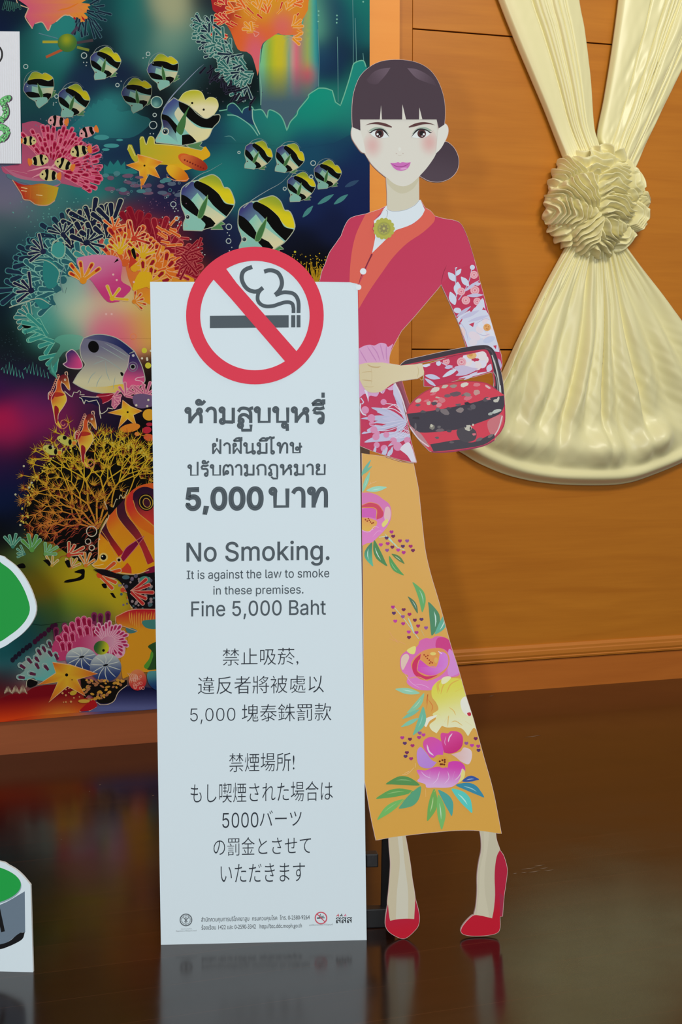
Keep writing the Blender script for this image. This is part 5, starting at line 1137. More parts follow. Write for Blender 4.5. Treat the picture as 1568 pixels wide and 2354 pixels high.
# --- yellow sponge, starfish and shells
pb.poly('P', '290,345! 292,334 300,334! 310,358! 320,356! 318,320 326,316 333,334! 340,316 350,318 352,332! 365,332 400,336 440,342 470,338! 480,358 460,372 440,388 400,394 380,380 330,380 305,372', lg((330, 330), (178, 172, 46), (400, 390), (224, 168, 30), 'P'))
for q in ('290,345 296,336 308,360', '318,322 326,316 333,334 340,316 350,318 352,332', '352,332 400,336 440,342'): pb.stroke('P', q, 2, (206, 196, 120))
pb.disc('G', (1500, 1290), (92, 44), lg((1420, 1250), (214, 96, 40), (1560, 1320), (176, 60, 30), 'G'), rot=28, n=24); pb.disc('J', (205, 245), (110, 46), lg((110, 210), (214, 110, 50), (300, 290), (150, 44, 30), 'J'), rot=24, n=26)
for i in range(8): pb.disc('J', (135+i*20, 225+i*9), 7, (120, 34, 26), n=8)
pb.disc('J', (80, 325), (95, 46), lg((20, 290), (228, 176, 40), (150, 370), (206, 110, 24), 'J'), rot=32, n=26); pb.stroke('J', '0,350 60,378 140,378 168,362', 6, (226, 150, 110))
def star(k, c, tips, rin, col, coltip, line):
    c = np.array(c, float); n_ = len(tips); P_ = []
    for i in range(n_):
        t = np.array(tips[i], float); t2 = np.array(tips[(i+1) % n_], float); m_ = ((t-c)/np.hypot(*(t-c))+(t2-c)/np.hypot(*(t2-c))); m_ = c+m_/np.hypot(*m_)*rin
        P_ += [tuple(t), tuple(m_)]
    V_ = np.array([cv(k, q) for q in P_]); pc = cv(k, c); m_ = len(V_)
    col = np.array(col, float); coltip = np.array(coltip, float)
    f = lambda x, y: np.where(np.hypot(x-pc[0], y-pc[1])[:, None] > rin*1.35/CROP[k][2], coltip, col)
    pb.tris(np.concatenate([V_, pc[None]]), [(i, (i+1) % m_, m_) for i in range(m_)], f); pb.line(V_, 2, line, True)
star('G', (1160, 1330), ((1000, 1325), (1090, 1240), (1290, 1300), (1270, 1430), (1120, 1520)), 70, (226, 170, 40), (214, 106, 36), (224, 170, 110)); pb.disc('G', (1146, 1330), 8, (30, 20, 10), n=8)
for i in range(46):
    x = RN.uniform(238, 412); y = 396+RN.uniform(0, 52)+(x-240)*.05
    if RN.random() < .5: pb.disc('P', (x, y), RN.uniform(1.5, 4.5), RN.choice([(70, 130, 134), (96, 110, 124), (120, 140, 140)]), n=9, ring=1.1)
    else: pb.disc('P', (x, y), (RN.uniform(6, 14), RN.uniform(3, 6)), RN.choice([(110, 82, 104), (84, 96, 116), (72, 126, 130), (96, 70, 96)]), n=12)

# --- banded angel-like reef fish
FISH = dict(body='105,500 112,440 150,405 190,385 235,375 300,345 350,335 400,370 430,430 470,440 500,500 508,560 450,650 400,690 350,725 280,745 265,756! 125,751! 125,700 140,650 110,570',
    navy='110,490 115,440 150,405 195,385! 300,480! 250,590! 150,500', cream='230,470! 300,560! 440,655! 400,690 350,725 300,690 240,600 180,540', b1='205,400 225,382 250,388 300,410 345,440 390,480 412,515 440,550 505,565! 480,610 450,650! 400,610 350,565 310,515 250,460 210,430', yel='240,378 300,345 350,335 395,365 430,430! 465,437 500,500 507,555! 455,550 415,515 385,475 330,430', b2='107,482! 150,500 200,545 240,600! 232,652! 170,612 115,560', b3='262,630! 330,660! 366,700! 330,738 275,746! 290,705 255,665', fin='310,485! 300,560 275,640 255,662 232,650 255,575', tail='345,728! 400,685 440,705! 405,715! 425,745! 330,745!', top='140,430 200,370 260,330 330,300 415,250', eye=(157, 652))
def reef_fish(x, y, s, rot=0, sm_=False, flip=1, dim=1.0, dorsal=None):
    """template drawn about (290,550) in crop J; placed with its centre at pixel (x, y)"""
    a = math.radians(rot)
    def tr(pts):
        q = path('J', pts) if isinstance(pts, str) else np.array([cv('J', pts)]); q = (q-cv('J', (290, 550)))*s; q[:, 0] *= flip
        return np.stack([x+q[:, 0]*math.cos(a)-q[:, 1]*math.sin(a), y+q[:, 0]*math.sin(a)+q[:, 1]*math.cos(a)], 1)
    def tro(pts):
        q = path('J', pts, False); q = (q-cv('J', (290, 550)))*s; q[:, 0] *= flip
        return np.stack([x+q[:, 0]*math.cos(a)-q[:, 1]*math.sin(a), y+q[:, 0]*math.sin(a)+q[:, 1]*math.cos(a)], 1)
    g = lambda c: tuple(np.array(c, float)*dim)
    B_ = tr(FISH['body']); lw = 2.0 if not sm_ else 1.2
    p0 = tr((160, 420))[0]; p1 = tr((260, 600))[0]
    pb.fill(tr(FISH['tail']), g((84, 136, 84))); pb.line(tr(FISH['tail']), lw*.8, g(LINE), True)
    pb.fill(B_, g((140, 196, 180)))
    pb.fill(tr(FISH['navy']), lg(p0, g((62, 62, 120)), p1, g((136, 196, 184)))); pb.fill(tr(FISH['cream']), lg(tr((220, 540))[0], g((140, 200, 180)), tr((330, 620))[0], g((222, 214, 170))))
    pb.fill(tr(FISH['yel']), lg(tr((390, 370))[0], g((150, 166, 50)), tr((370, 460))[0], g((222, 204, 30)))); pb.line(tr(FISH['yel']), lw*.8, g((206, 206, 130)), True)
    for k in ('b1', 'b2', 'b3'): pb.fill(tr(FISH[k]), (10, 10, 9))
    pb.fill(tr(FISH['fin']), g((66, 116, 66))); pb.line(tr(FISH['fin']), lw*.6, g((140, 176, 120)), True)
    pb.line(B_, lw, g(LINE), True)
    pb.line(tro(dorsal or FISH['top']), lw*1.1, g((150, 160, 160)), taper=2)
    e = tr(FISH['eye'])[0]
    if sm_: pb.disc('P', e, 2.2, g((170, 180, 160)), n=10); pb.disc('P', e, 1.3, (14, 16, 18), n=8)
    if not sm_:
        pb.disc('P', e, 19/3.267*s, g((206, 206, 180)), n=16); pb.disc('P', e, 15/3.267*s, g((84, 110, 120)), n=14); pb.disc('P', e, 10/3.267*s, (16, 18, 20), n=12); pb.disc('P', e-np.array([.8, .8]), 1.0, (220, 220, 210), n=8)
        pb.stroke('P', f'{e[0]-7*s:.1f},{e[1]+14*s:.1f} {e[0]-1*s:.1f},{e[1]+20*s:.1f} {e[0]-8*s:.1f},{e[1]+24*s:.1f}', 1.3, g(LINE))
reef_fish(468.8, 468.3, 1.0); reef_fish(603, 520, 1.06, 3, dorsal='140,430 200,370 300,300 400,235 470,150')
# the large fish with the two pale lobes on its back
B3 = '925,845! 965,765 960,700 985,640 1035,590 1065,608! 1130,640 1180,690 1230,715 1272,695! 1311,694 1306,732 1270,772 1240,830 1180,858 1090,876! 930,858!'
pb.poly('Y', '1110,878! 1180,850 1206,858! 1190,880! 1216,890! 1200,906! 1140,892', (84, 130, 84)); pb.stroke('Y', '1110,878! 1180,850 1206,858! 1190,880! 1216,890! 1200,906! 1140,892 1110,878', 3.5, LINE)
pb.poly('Y', B3, lg((980, 640), (66, 76, 130), (1060, 740), (136, 196, 182), 'Y'), grid=10)
pb.poly('Y', '1062,645! 1110,705 1180,768 1266,776! 1236,834 1170,860! 1130,812 1080,752 1040,690', lg((1080, 700), (206, 206, 170), (1230, 840), (226, 216, 160), 'Y'))
pb.poly('Y', '1065,612! 1130,640 1180,690 1230,715 1272,696! 1310,695 1302,740 1266,773! 1200,765 1140,730 1100,690 1070,650', (10, 10, 9))
pb.poly('Y', '962,688! 1005,702 1060,762! 1048,806! 1000,752 966,722', (10, 10, 9)); pb.poly('Y', '1085,815! 1130,812 1172,852! 1130,872 1085,874!', (10, 10, 9))
pb.poly('Y', '966,722! 1000,735 1046,804! 1060,860! 990,800 975,770', lg((970, 730), (50, 46, 84), (1050, 850), (130, 184, 176), 'Y'))
pb.poly('Y', '1064,606! 1098,562 1150,545 1200,556 1224,606! 1252,588 1290,600 1302,645 1275,694! 1230,715 1190,690 1130,640', lambda x, y: (lambda t: np.array((186, 182, 50))*(1-t)+np.array((226, 216, 172))*t)(np.clip((y-211-np.abs(x-462)*.1)/34, 0, 1)[:, None]), grid=8)
pb.stroke('Y', '1064,606! 1098,562 1150,545 1200,556 1224,606! 1252,588 1290,600 1302,645 1275,694!', 4, (206, 204, 140)); pb.stroke('Y', B3.replace('1035,590 ', '1035,590! ')+' 925,845!', 4.5, LINE)
pb.poly('Y', '1140,625! 1112,690 1106,750 1085,812 1056,796 1052,770 1080,715', (66, 116, 66)); pb.disc('Y', (985, 792), 22, (206, 206, 180), n=16); pb.disc('Y', (985, 792), 17, (84, 110, 120), n=14); pb.disc('Y', (984, 794), 11, (16, 18, 20), n=12); pb.disc('Y', (981, 790), 4, (226, 226, 216), n=8)
for c in ((1146, 622), (1215, 662)): pb.disc('Y', c, 7, (20, 20, 16), n=8)
pb.stroke('Y', '975,655 1030,575 1120,480 1180,420 1216,390', 9, (128, 140, 160), taper=2); pb.stroke('Y', '932,835 955,828 945,846', 4, LINE)
ARC = '150,405 210,340 300,310 380,330 440,390'
for x, y, s, r, d in ((238, 147, .56, -8, 1), (372, 164, .58, -30, 1), (88, 204, .58, -38, .95), (165, 233, .58, -4, .95), (312, 218, .56, -28, .8), (588, 358, .52, 6, 1), (660, 365, .54, 8, 1), (748, 402, .50, -8, .95), (687, 431, .52, -4, 1)): reef_fish(x, y, s, r, True, dim=d*.92, dorsal=ARC)
for x, y, a, r in ((745, 459, 22, -32), (780, 459, 20, -35), (704, 487, 18, -48), (805, 423, 18, -25)): pb.leaf('P', (x-a*math.cos(math.radians(r)), y-a*math.sin(math.radians(r))), (x+a*math.cos(math.radians(r)), y+a*math.sin(math.radians(r))), 10, (70, 132, 130) if x < 800 else (48, 74, 104)); 
for k, c, r in (('G', (663, 450), 22), ('G', (197, 538), 17), ('G', (443, 777), 15), ('G', (1175, 437), 15), ('G', (930, 686), 14), ('G', (1216, 1006), 30), ('G', (1228, 925), 14), ('J', (50, 557), 20), ('J', (75, 663), 16), ('J', (466, 726), 21), ('J', (464, 832), 18), ('J', (1098, 248), 18), ('J', (1084, 350), 13), ('J', (542, 168), 9), ('J', (885, 440), 12), ('K', (1252, 140), 27)): pb.disc(k, c, r, (176, 190, 184) if k != 'K' else (230, 130, 80), n=20, ring=1.8)
pb.disc('G', (1244, 822), (45, 46), rg((1235, 845), (55, 55), (110, 160, 150), (50, 96, 100), 'G'), n=24); pb.disc('G', (1244, 822), 45, (176, 196, 176), n=28, ring=1.8)
for k, L_ in (('G', ((660, 505), (685, 505), (680, 530), (1160, 465), (1135, 470), (1215, 510), (420, 830), (440, 825), (418, 845), (960, 655), (1192, 1075), (1218, 1075))), ('J', ((70, 590), (85, 605), (60, 610), (95, 690), (110, 715), (85, 715), (235, 880), (265, 920), (285, 935), (455, 770), (470, 790), (488, 880), (470, 905), (180, 820), (20, 690))), ('P', ((60, 200), (395, 480), (410, 500), (405, 520), (380, 455), (370, 500)))):
    for c in L_: pb.disc(k, c, 5 if k != 'P' else 1.4, (176, 186, 180), n=8)
for i in range(150):
    x = RN.uniform(280, 430); y = RN.uniform(455, 560)
    if y < 455+(x-280)*.25+RN.uniform(0, 40): pb.disc('P', (x, y), RN.uniform(.6, 1.5), (120, 84, 110), n=6)
for i in range(60): pb.disc('P', (RN.uniform(20, 200), RN.uniform(455, 560)), RN.uniform(.7, 1.8), (96, 160, 150), n=6)

# --- big pale fish, sea horses, ridge of weed
pb.poly('K', '780,155! 880,122 980,122 1090,152 1180,210 1260,275! 1330,410 1362,530 1350,580 1290,622 1210,642 1080,672 950,674 850,656 760,622 680,576! 725,500 775,440 795,400 760,340 748,240', lambda x, y: (lambda t: np.array((112, 110, 132))*(1-t)+np.array((208, 200, 160))*t)(np.clip((y-800)/75, 0, 1)[:, None]), grid=16)
pb.poly('K', '780,155! 880,122 980,122 1090,152 1180,210 1262,278! 1215,315! 1120,240 1000,190 880,170', lg((800, 140), (92, 92, 124), (1200, 280), (34, 40, 90), 'K'))
pb.poly('K', '690,582 850,612 1000,612 1150,590 1190,640! 1080,672 950,674 850,656 760,622', lg((900, 600), (208, 200, 156), (1000, 680), (222, 184, 60), 'K'))
pb.poly('K', '1215,310! 1268,282! 1330,410 1362,530 1350,580 1290,622 1210,642 1165,600 1150,550 1165,490 1195,430', lg((1250, 330), (50, 42, 92), (1230, 580), (220, 84, 130), 'K'))
for q in ('890,320 980,350 1090,420 1160,470', '985,365 1000,480 1030,560', '900,470 850,520 820,590', '960,500 920,560 900,620', '1080,520 1070,580 1060,640', '940,230 1060,300 1180,370', '980,200 1120,280 1200,330', '860,410 930,380 985,360'): pb.stroke('K', q, 6, (150, 166, 160), taper=1)
pb.disc('K', (875, 236), (50, 58), (12, 10, 12), rot=-25, n=20); pb.disc('K', (1247, 425), 44, (120, 112, 132), n=22, ring=2); pb.disc('K', (1247, 425), 28, (150, 150, 150), n=18); pb.disc('K', (1247, 425), 18, (16, 14, 16), n=16); pb.disc('K', (1251, 319), 13, (190, 186, 190), n=12); pb.poly('K', '1128,480 1150,480 1160,505 1140,512', (12, 10, 12))
pb.stroke('K', '780,155 880,122 980,122 1090,152 1180,210 1262,278! 1330,410 1362,530 1350,580 1290,622 1210,642 1080,672 950,674 850,656 760,622 680,576! 725,500 775,440 795,400 760,340 748,240 780,155', 8, (176, 176, 160)); pb.stroke('K', '1215,315 1195,430 1165,490 1150,550 1165,600 1210,640', 7, (190, 170, 170)); pb.stroke('K', '1262,278 1215,300', 6, LINE); pb.stroke('K', '1350,520 1290,530 1270,550 1320,560 1350,580', 7, (226, 180, 190))
pb.poly('K', '585,400! 622,372 615,310 640,278 675,264 715,295 755,360 770,420! 740,445 640,436', lg((630, 300), (60, 44, 100), (735, 400), (220, 72, 130), 'K')); pb.stroke('K', '585,400 622,372 615,310 640,278 675,264 715,295 755,360 770,420 740,445 640,436 585,400', 8, (200, 176, 176))
def seahorse(dx, dy):
    o = lambda s: ' '.join(f'{float(w.rstrip("!").split(",")[0])+dx:.0f},{float(w.rstrip("!").split(",")[1])+dy:.0f}'+('!' if w.endswith('!') else '') for w in s.split())
    pb.poly('K', o('555,515! 530,570 520,640 490,690 474,740 488,810 505,900 515,960 548,1005! 575,1000! 552,960 538,925 545,870 592,800 620,740 605,680 578,650 566,600 575,560!'), lg((500+dx, 680+dy), (206, 80, 40), (570+dx, 745+dy), (224, 190, 60), 'K'))
    pb.poly('K', o('500,672 560,668 600,690 560,705 510,710'), (176, 50, 36)); pb.poly('K', o('505,800 545,820 540,900 530,960 512,930'), (150, 30, 40)); pb.poly('K', o('545,528 590,498 630,515 642,570 652,640! 630,632! 598,588 568,572'), lg((580+dx, 510+dy), (110, 26, 40), (640+dx, 620+dy), (222, 150, 50), 'K')); pb.poly('K', o('448,680 470,665 505,665 505,705 480,740 446,735'), (150, 28, 50))
    pb.stroke('K', o('530,960 552,1002 595,1010 630,975 612,932 575,935 565,965 590,985 608,965'), 9, (206, 120, 90))
    pb.stroke('K', o('555,515 530,570 520,640 490,690 474,740 488,810 505,900 515,960'), 6, (226, 184, 150)); pb.stroke('K', o('575,560 566,600 578,650 605,680 620,740 592,800 545,870 538,925'), 6, (226, 184, 150)); pb.stroke('K', o('448,735 448,680 470,655'), 8, (226, 200, 180)); pb.stroke('K', o('568,572 600,590 632,635 652,640 640,560 625,505'), 6, (226, 190, 160)); pb.disc('K', (606+dx, 548+dy), 11, (226, 206, 180), n=10); pb.disc('K', (606+dx, 548+dy), 5, (20, 16, 16), n=8)
    for i in range(9): pb.disc('K', (540-i*9+dx, 510+i*22+dy), 11, (222, 150, 120), n=8, ring=1.4)
    pb.stroke('K', o('610,505 605,480 625,475 630,505'), 8, (224, 180, 150))
seahorse(0, 0)
pb.stroke('K', '600,655 640,690 670,712! 690,665! 720,670! 740,650! 755,665! 745,690! 790,690', 8, (196, 190, 170)); pb.poly('K', '740,715 900,720 925,740! 930,800 850,770 800,775 780,770!', (30, 24, 60)); pb.stroke('K', '740,715 765,730 785,780! 800,740! 830,755! 905,740! 930,790! 935,870! 945,915', 8, (206, 200, 176)); pb.stroke('K', '935,840 950,870 1000,840 1010,815! 1060,825', 7, (206, 200, 176)); pb.stroke('K', '760,705 860,712 930,712', 7, (206, 190, 176))
pb.poly('K', '900,700! 940,680 1080,680 1040,730 960,775! 950,730', (150, 22, 46)); pb.stroke('K', '900,705 1000,700 1080,680 1030,740 960,775', 6, (222, 130, 140))
for c, ang, sz in (((1180, 700), -60, 95), ((1290, 690), -85, 85), ((1370, 700), -70, 110), ((1120, 760), 200, 60), ((1060, 720), 20, 60)): hand(pb, tuple(cv('K', c)), ang, sz/4.126*1.3, 5, (190, 96, 130), (226, 150, 160), None, spread=140, w=6)
pb.poly('K', '1250,700 1340,680 1430,700! 1432,800! 1330,820 1260,790', (110, 86, 120))
star('K', (1195, 855), ((1010, 862), (1150, 742), (1335, 845), (1285, 990), (1110, 1005)), 62, (226, 186, 44), (222, 122, 44), (228, 184, 130)); pb.disc('K', (1198, 855), 10, (30, 20, 10), n=8)
pb.disc('K', (1220, 1005), (98, 40), (222, 130, 40), rot=-12, n=22); pb.disc('K', (1380, 1025), (45, 32), (190, 40, 60), rot=-10); pb.disc('K', (1400, 1095), (52, 34), (214, 92, 50), rot=12); pb.disc('K', (1405, 970), (32, 17), (176, 40, 60)); pb.disc('K', (1288, 1062), (26, 20), (222, 130, 60)); pb.disc('K', (1400, 880), (60, 55), (222, 160, 44))
for c, r in (((1356, 272), 26), ((1392, 414), 29)): pb.disc('K', c, r, (206, 196, 60), n=16)
for c in ((1334, 346), (1382, 346), (1384, 360), (1394, 740), (1384, 798), (1280, 790), (1418, 275)): pb.disc('K', c, 11, (214, 206, 180), n=10)
# weed ridge at the left
for x0_, x1_ in ((0, 52), (52, 110), (108, 126)):
    L_ = [(x0_, 850)]; 
    for i in range(7): xx = x0_+(x1_-x0_)*(i+.5)/7; L_ += [(xx, 832+6*abs(i-2)), (xx+3, 858+2*i)]
    pb.line(np.array(L_), 1.7, (84, 170, 150))
for i in range(60): pb.disc('P', (RN.uniform(0, 60), RN.uniform(760, 830)), RN.uniform(.6, 1.6), (40, 60, 66), n=6)

# --- yellow fan coral
def branch(x, y, a, L, dpt, w):
    if dpt == 0 or x > 352: return
    x2 = x+L*math.cos(a); y2 = y+L*math.sin(a); f = np.clip((1290-y2)/230, 0, 1); c = np.array((190, 84, 50))*(1-f)+np.array((206, 170, 40))*f
    pb.line(np.array([(x, y), ((x+x2)/2+RN.uniform(-2, 2), (y+y2)/2), (x2, y2)]), w, c)
    if dpt <= 2:
        for i in range(7):
            b_ = a+math.radians(-62+i*21)+RN.uniform(-.1, .1); l = RN.uniform(12, 21); q = (x2+l*math.cos(b_), y2+l*math.sin(b_)); pb.line(np.array([(x2, y2), ((x2+q[0])/2+RN.uniform(-1, 1), (y2+q[1])/2), q]), 1.7, c if RN.random() < .72 else np.array((130, 46, 30)), taper=2)
    for s_ in (-1, 1) if RN.random() < .9 else (-1, 0, 1): branch(x2, y2, a+s_*RN.uniform(.32, .62), L*RN.uniform(.74, .9), dpt-1, max(1.3, w*.8))
pb.poly('P', '62,1230 55,1170 75,1110 110,1060 160,1030 225,1012 290,1022 335,1050 354,1090! 354,1120! 300,1130 250,1180 225,1220 220,1290 180,1290 120,1250', (14, 11, 9))
for a, L in ((-150, 46), (-132, 54), (-112, 62), (-92, 66), (-75, 64), (-58, 58), (-165, 40)): branch(222, 1215, math.radians(a), L, 5 if L > 50 else 4, 4)
for i in range(95):
    a = math.radians(RN.uniform(-185, -15)); r = RN.uniform(40, 165); x = 222+r*math.cos(a); y = 1215+r*math.sin(a)*1.1
    if x > 345 or (x > 240 and y > 1110-(x-240)*.3+60): continue
    f = np.clip((1290-y)/230, 0, 1); c = np.array((186, 84, 50))*(1-f)+np.array((206, 166, 40))*f; a += RN.uniform(-.5, .5)
    for k in range(6):
        b_ = a+math.radians(-55+k*22); l = RN.uniform(14, 24); pb.line(np.array([(x, y), (x+.5*l*math.cos(b_), y+.5*l*math.sin(b_)+1), (x+l*math.cos(b_+.2), y+l*math.sin(b_+.2))]), 1.8, c if RN.random() < .75 else np.array((126, 44, 30)), taper=2)
for i in range(150):
    a = math.radians(RN.uniform(-190, -20)); r = RN.uniform(168, 186); x = 228+r*.98*math.cos(a); y = 1188+r*.98*math.sin(a)
    if x < 352: pb.disc('P', (x, y), RN.uniform(.8, 2.6), (202, 180, 70), n=7)
for i in range(70): x = RN.uniform(110, 225); y = RN.uniform(1190, 1290); pb.stroke('P', f'{x:.0f},{y:.0f} {x+8:.0f},{y-9:.0f} {x+18:.0f},{y-12:.0f}', 1.4, (156, 60, 44), taper=1)
seahorse(252, 372)
for dx, dy in ((0, 0), (-33, 22)):
    pb.poly('P', f'{128+dx},{1008+dy} {134+dx},{1001+dy} {146+dx},{1000+dy} {156+dx},{1008+dy} {165+dx},{1012+dy} {173+dx},{1010+dy}! {172+dx},{1024+dy}! {164+dx},{1022+dy} {150+dx},{1024+dy} {138+dx},{1018+dy}', (196, 190, 90)); pb.disc('P', (146+dx, 1006+dy), (5, 5), (14, 14, 12), n=8); pb.disc('P', (158+dx, 1016+dy), (4, 7), (14, 14, 12), n=8); pb.disc('P', (167+dx, 1018+dy), (5, 5), (222, 130, 50), n=8); pb.disc('P', (134+dx, 1010+dy), 1.4, (14, 14, 12), n=6)
for x, y in ((52, 1071), (33, 1136), (44, 1206), (118, 1026), (64, 1120), (70, 1109)): pb.disc('P', (x, y), 2.6, (190, 186, 150), n=8)

# --- striped orange fish
pb.poly('L', '1500,285! 1350,300 1250,350 1180,420 1090,515 1005,620 945,735 920,840 915,1000 858,1062! 905,1092 1020,1106 1120,1140 1280,1150 1400,1110 1500,1060!', lg((1080, 560), (216, 90, 36), (1180, 900), (226, 156, 24), 'L'))
pb.poly('L', '985,640! 1010,620! 1000,690 1040,780 1150,930 1112,985! 1030,865 938,765!', lg((960, 660), (60, 24, 40), (1130, 960), (180, 40, 36), 'L')); pb.poly('L', '1090,515! 1180,420! 1172,490 1195,590 1270,690 1340,800 1450,1030! 1385,1062! 1300,860 1160,690 1100,600', lg((1140, 500), (66, 26, 44), (1380, 960), (176, 44, 48), 'L'))
pb.poly('L', '1245,400 1300,340 1380,325 1500,370! 1500,740! 1400,650 1300,570 1260,500', lg((1330, 380), (46, 20, 44), (1400, 640), (206, 56, 48), 'L')); pb.poly('L', '1190,440 1250,350 1248,450 1290,560 1400,660 1500,760! 1500,700! 1500,800 1300,700 1200,560', lg((1200, 480), (206, 50, 44), (1330, 700), (222, 110, 30), 'L'))
pb.poly('L', '1195,1040! 1230,1090 1235,1145! 1130,1130! 1110,1125! 1160,1080', (206, 66, 40)); pb.poly('L', '1360,1140 1400,1090 1500,1060! 1500,1150!', (130, 24, 60))
pb.disc('L', (1372, 470), (76, 82), (20, 14, 18), rot=-20, n=26); pb.disc('L', (1372, 470), (62, 68), (176, 140, 50), rot=-20, n=26, ring=2.2); pb.disc('L', (1378, 475), (34, 44), (66, 26, 40), rot=-20, n=20); pb.disc('L', (1378, 475), (34, 44), (196, 150, 60), rot=-20, n=20, ring=1.8)
pb.poly('L', '1128,1000! 1180,905 1260,845 1350,792! 1285,885 1200,985 1160,1032!', lg((1150, 1000), (150, 24, 56), (1330, 810), (110, 20, 60), 'L')); pb.stroke('L', '1128,1000 1180,905 1260,845 1350,792 1285,885 1200,985 1160,1032', 6, (196, 100, 120))
for q in ('1010,620 1000,690 1040,780 1150,930', '1180,420 1172,490 1195,590 1270,690 1340,800 1450,1030', '1090,515 1100,600 1160,690 1300,860 1385,1062', '1248,450 1290,560 1400,660 1500,740', '945,735 1010,830 1070,950 1130,1060'): pb.stroke('L', q, 6, (214, 150, 70))
pb.stroke('L', '1000,620 945,735 920,840 915,1000 858,1062! 905,1092 1020,1106 1120,1140 1280,1150 1400,1110', 8, (222, 180, 130)); pb.stroke('L', '975,460 1020,580 990,660 945,735', 8, (214, 190, 150)); pb.stroke('L', '1020,580 1060,520 1090,440 1110,460 1130,400 1160,430 1200,350', 7, (200, 190, 150))
pb.poly('L', '1000,480! 1060,520 1090,450 1160,440 1090,520 1020,590', (18, 14, 14))
pb.disc('L', (968, 990), 42, (226, 196, 110), n=20); pb.disc('L', (968, 990), 26, (14, 12, 12), n=18); pb.disc('L', (958, 982), 7, (240, 236, 220), n=10); pb.disc('L', (1115, 1014), 26, (226, 180, 120), n=16); pb.disc('L', (1115, 1016), 14, (14, 12, 12), n=12); pb.stroke('L', '860,1062 910,1068 970,1055', 6, (236, 206, 130))
pb.disc('L', (856, 745), 48, (206, 196, 170), n=26, ring=2); pb.disc('L', (822, 842), 26, (196, 180, 160), n=18, ring=2); pb.disc('L', (857, 900), 25, (206, 190, 160), n=18, ring=2.4); pb.disc('L', (930, 820), 8, (200, 196, 180), n=8)
# --- yellow-green hand coral under it
pb.poly('L', '-60,960! 60,900 160,930 250,940 400,1000 470,1060 600,990 640,1060 780,1080 860,1120 950,1200 1080,1200 1160,1270 1150,1330 1200,1400 1240,1470 1180,1560 900,1620 600,1600 300,1620 -60,1400!', lambda x, y: (lambda k: base(x, y)*(1-k)+np.array((196, 166, 26))*k)((.62*np.exp(-((x-225)/75)**2-((y-1345)/38)**2))[:, None]), grid=18)
for c, ang, sz, nf, f in (((290, 920), -90, 165, 4, (92, 150, 70)), ((110, 890), -90, 120, 4, (64, 130, 110)), ((420, 960), -45, 130, 4, (110, 160, 90)), ((640, 970), -45, 150, 4, (200, 70, 50)), ((480, 1070), -80, 100, 3, (190, 150, 60)), ((800, 1070), -80, 120, 4, (216, 120, 40)), ((660, 1090), -70, 100, 4, (200, 130, 60)), ((930, 1160), 5, 190, 5, (214, 80, 40)), ((1150, 1300), -30, 150, 4, (206, 76, 44)), ((1200, 1370), 20, 100, 3, (206, 120, 50)), ((1290, 1340), -5, 130, 4, (176, 36, 40)), ((220, 960), 200, 90, 4, (70, 120, 110))):
    cc = cv('L', c); s = sz/4.126; hand(pb, tuple(cc), ang, s, nf, f, (206, 190, 150) if f[0] > 120 else (130, 180, 150), None, spread=85, w=s*.2); pb.disc('P', cc, s*.15, f, n=12)
for q in ('395,1020! 440,1010 470,1050 455,1075 430,1050', '600,1030! 640,1015 660,1085! 630,1085', '690,1130 780,1100 790,1150 770,1200 640,1230 590,1228! 620,1205 720,1185 760,1150', '135,1080 170,1055 210,1048 232,1080 215,1095 160,1092', '1030,1330! 1060,1330 1090,1380! 1060,1370', '950,1245 990,1240 1000,1280 970,1280'): pb.poly('L', q, (12, 10, 8))
pb.poly('L', '870,1105! 980,1105 1120,1150 1280,1160 1460,1130! 1462,1490! 1300,1500 1220,1440 1200,1380 1180,1300 1100,1200 960,1160', (22, 18, 22))
for i in range(60):
    x = RN.uniform(1120, 1455); y = RN.uniform(1165, 1480)
    if y > 1160+(x-1120)*-.1+RN.uniform(0, 60): pb.disc('L', (x, y), RN.uniform(6, 20), RN.choice([(70, 96, 100), (120, 100, 120), (90, 84, 100), (150, 130, 130)]), n=9)
pb.disc('L', (1360, 1205), (52, 36), (76, 140, 124)); pb.disc('L', (1180, 1180), (36, 20), (70, 100, 108))
hand(pb, tuple(cv('L', (1230, 1320))), 0, 48, 5, (190, 44, 42), (214, 150, 130), None, spread=80, w=8)

def redc(x, y):
    t = np.clip((y-(BOT(x)-52))/46, 0, 1)[:, None]; o = np.exp(-((x-140)/55)**2)[:, None]
    hot = np.array((222, 66, 20))*(1-o)+np.array((226, 128, 40))*o
    return np.array((124, 12, 24))*(1-t)+hot*t
pb.poly('M', '-1200,1080! 0,965! 100,925 220,915 300,865 400,840 540,830! 640,840 800,960 880,960 905,1045! 740,1098! 300,1134 0,1192! -1200,1420!', redc, grid=14)
pb.poly('M', '905,1045! 960,1022 1020,1018 1075,985 1110,905 1200,850 1480,870! 1500,1068! 740,1098!', lambda x, y: (lambda t: np.array((24, 24, 60))*(1-t)+np.array((92, 96, 146))*t)(np.clip((y-1585)/40, 0, 1)[:, None]), grid=14)
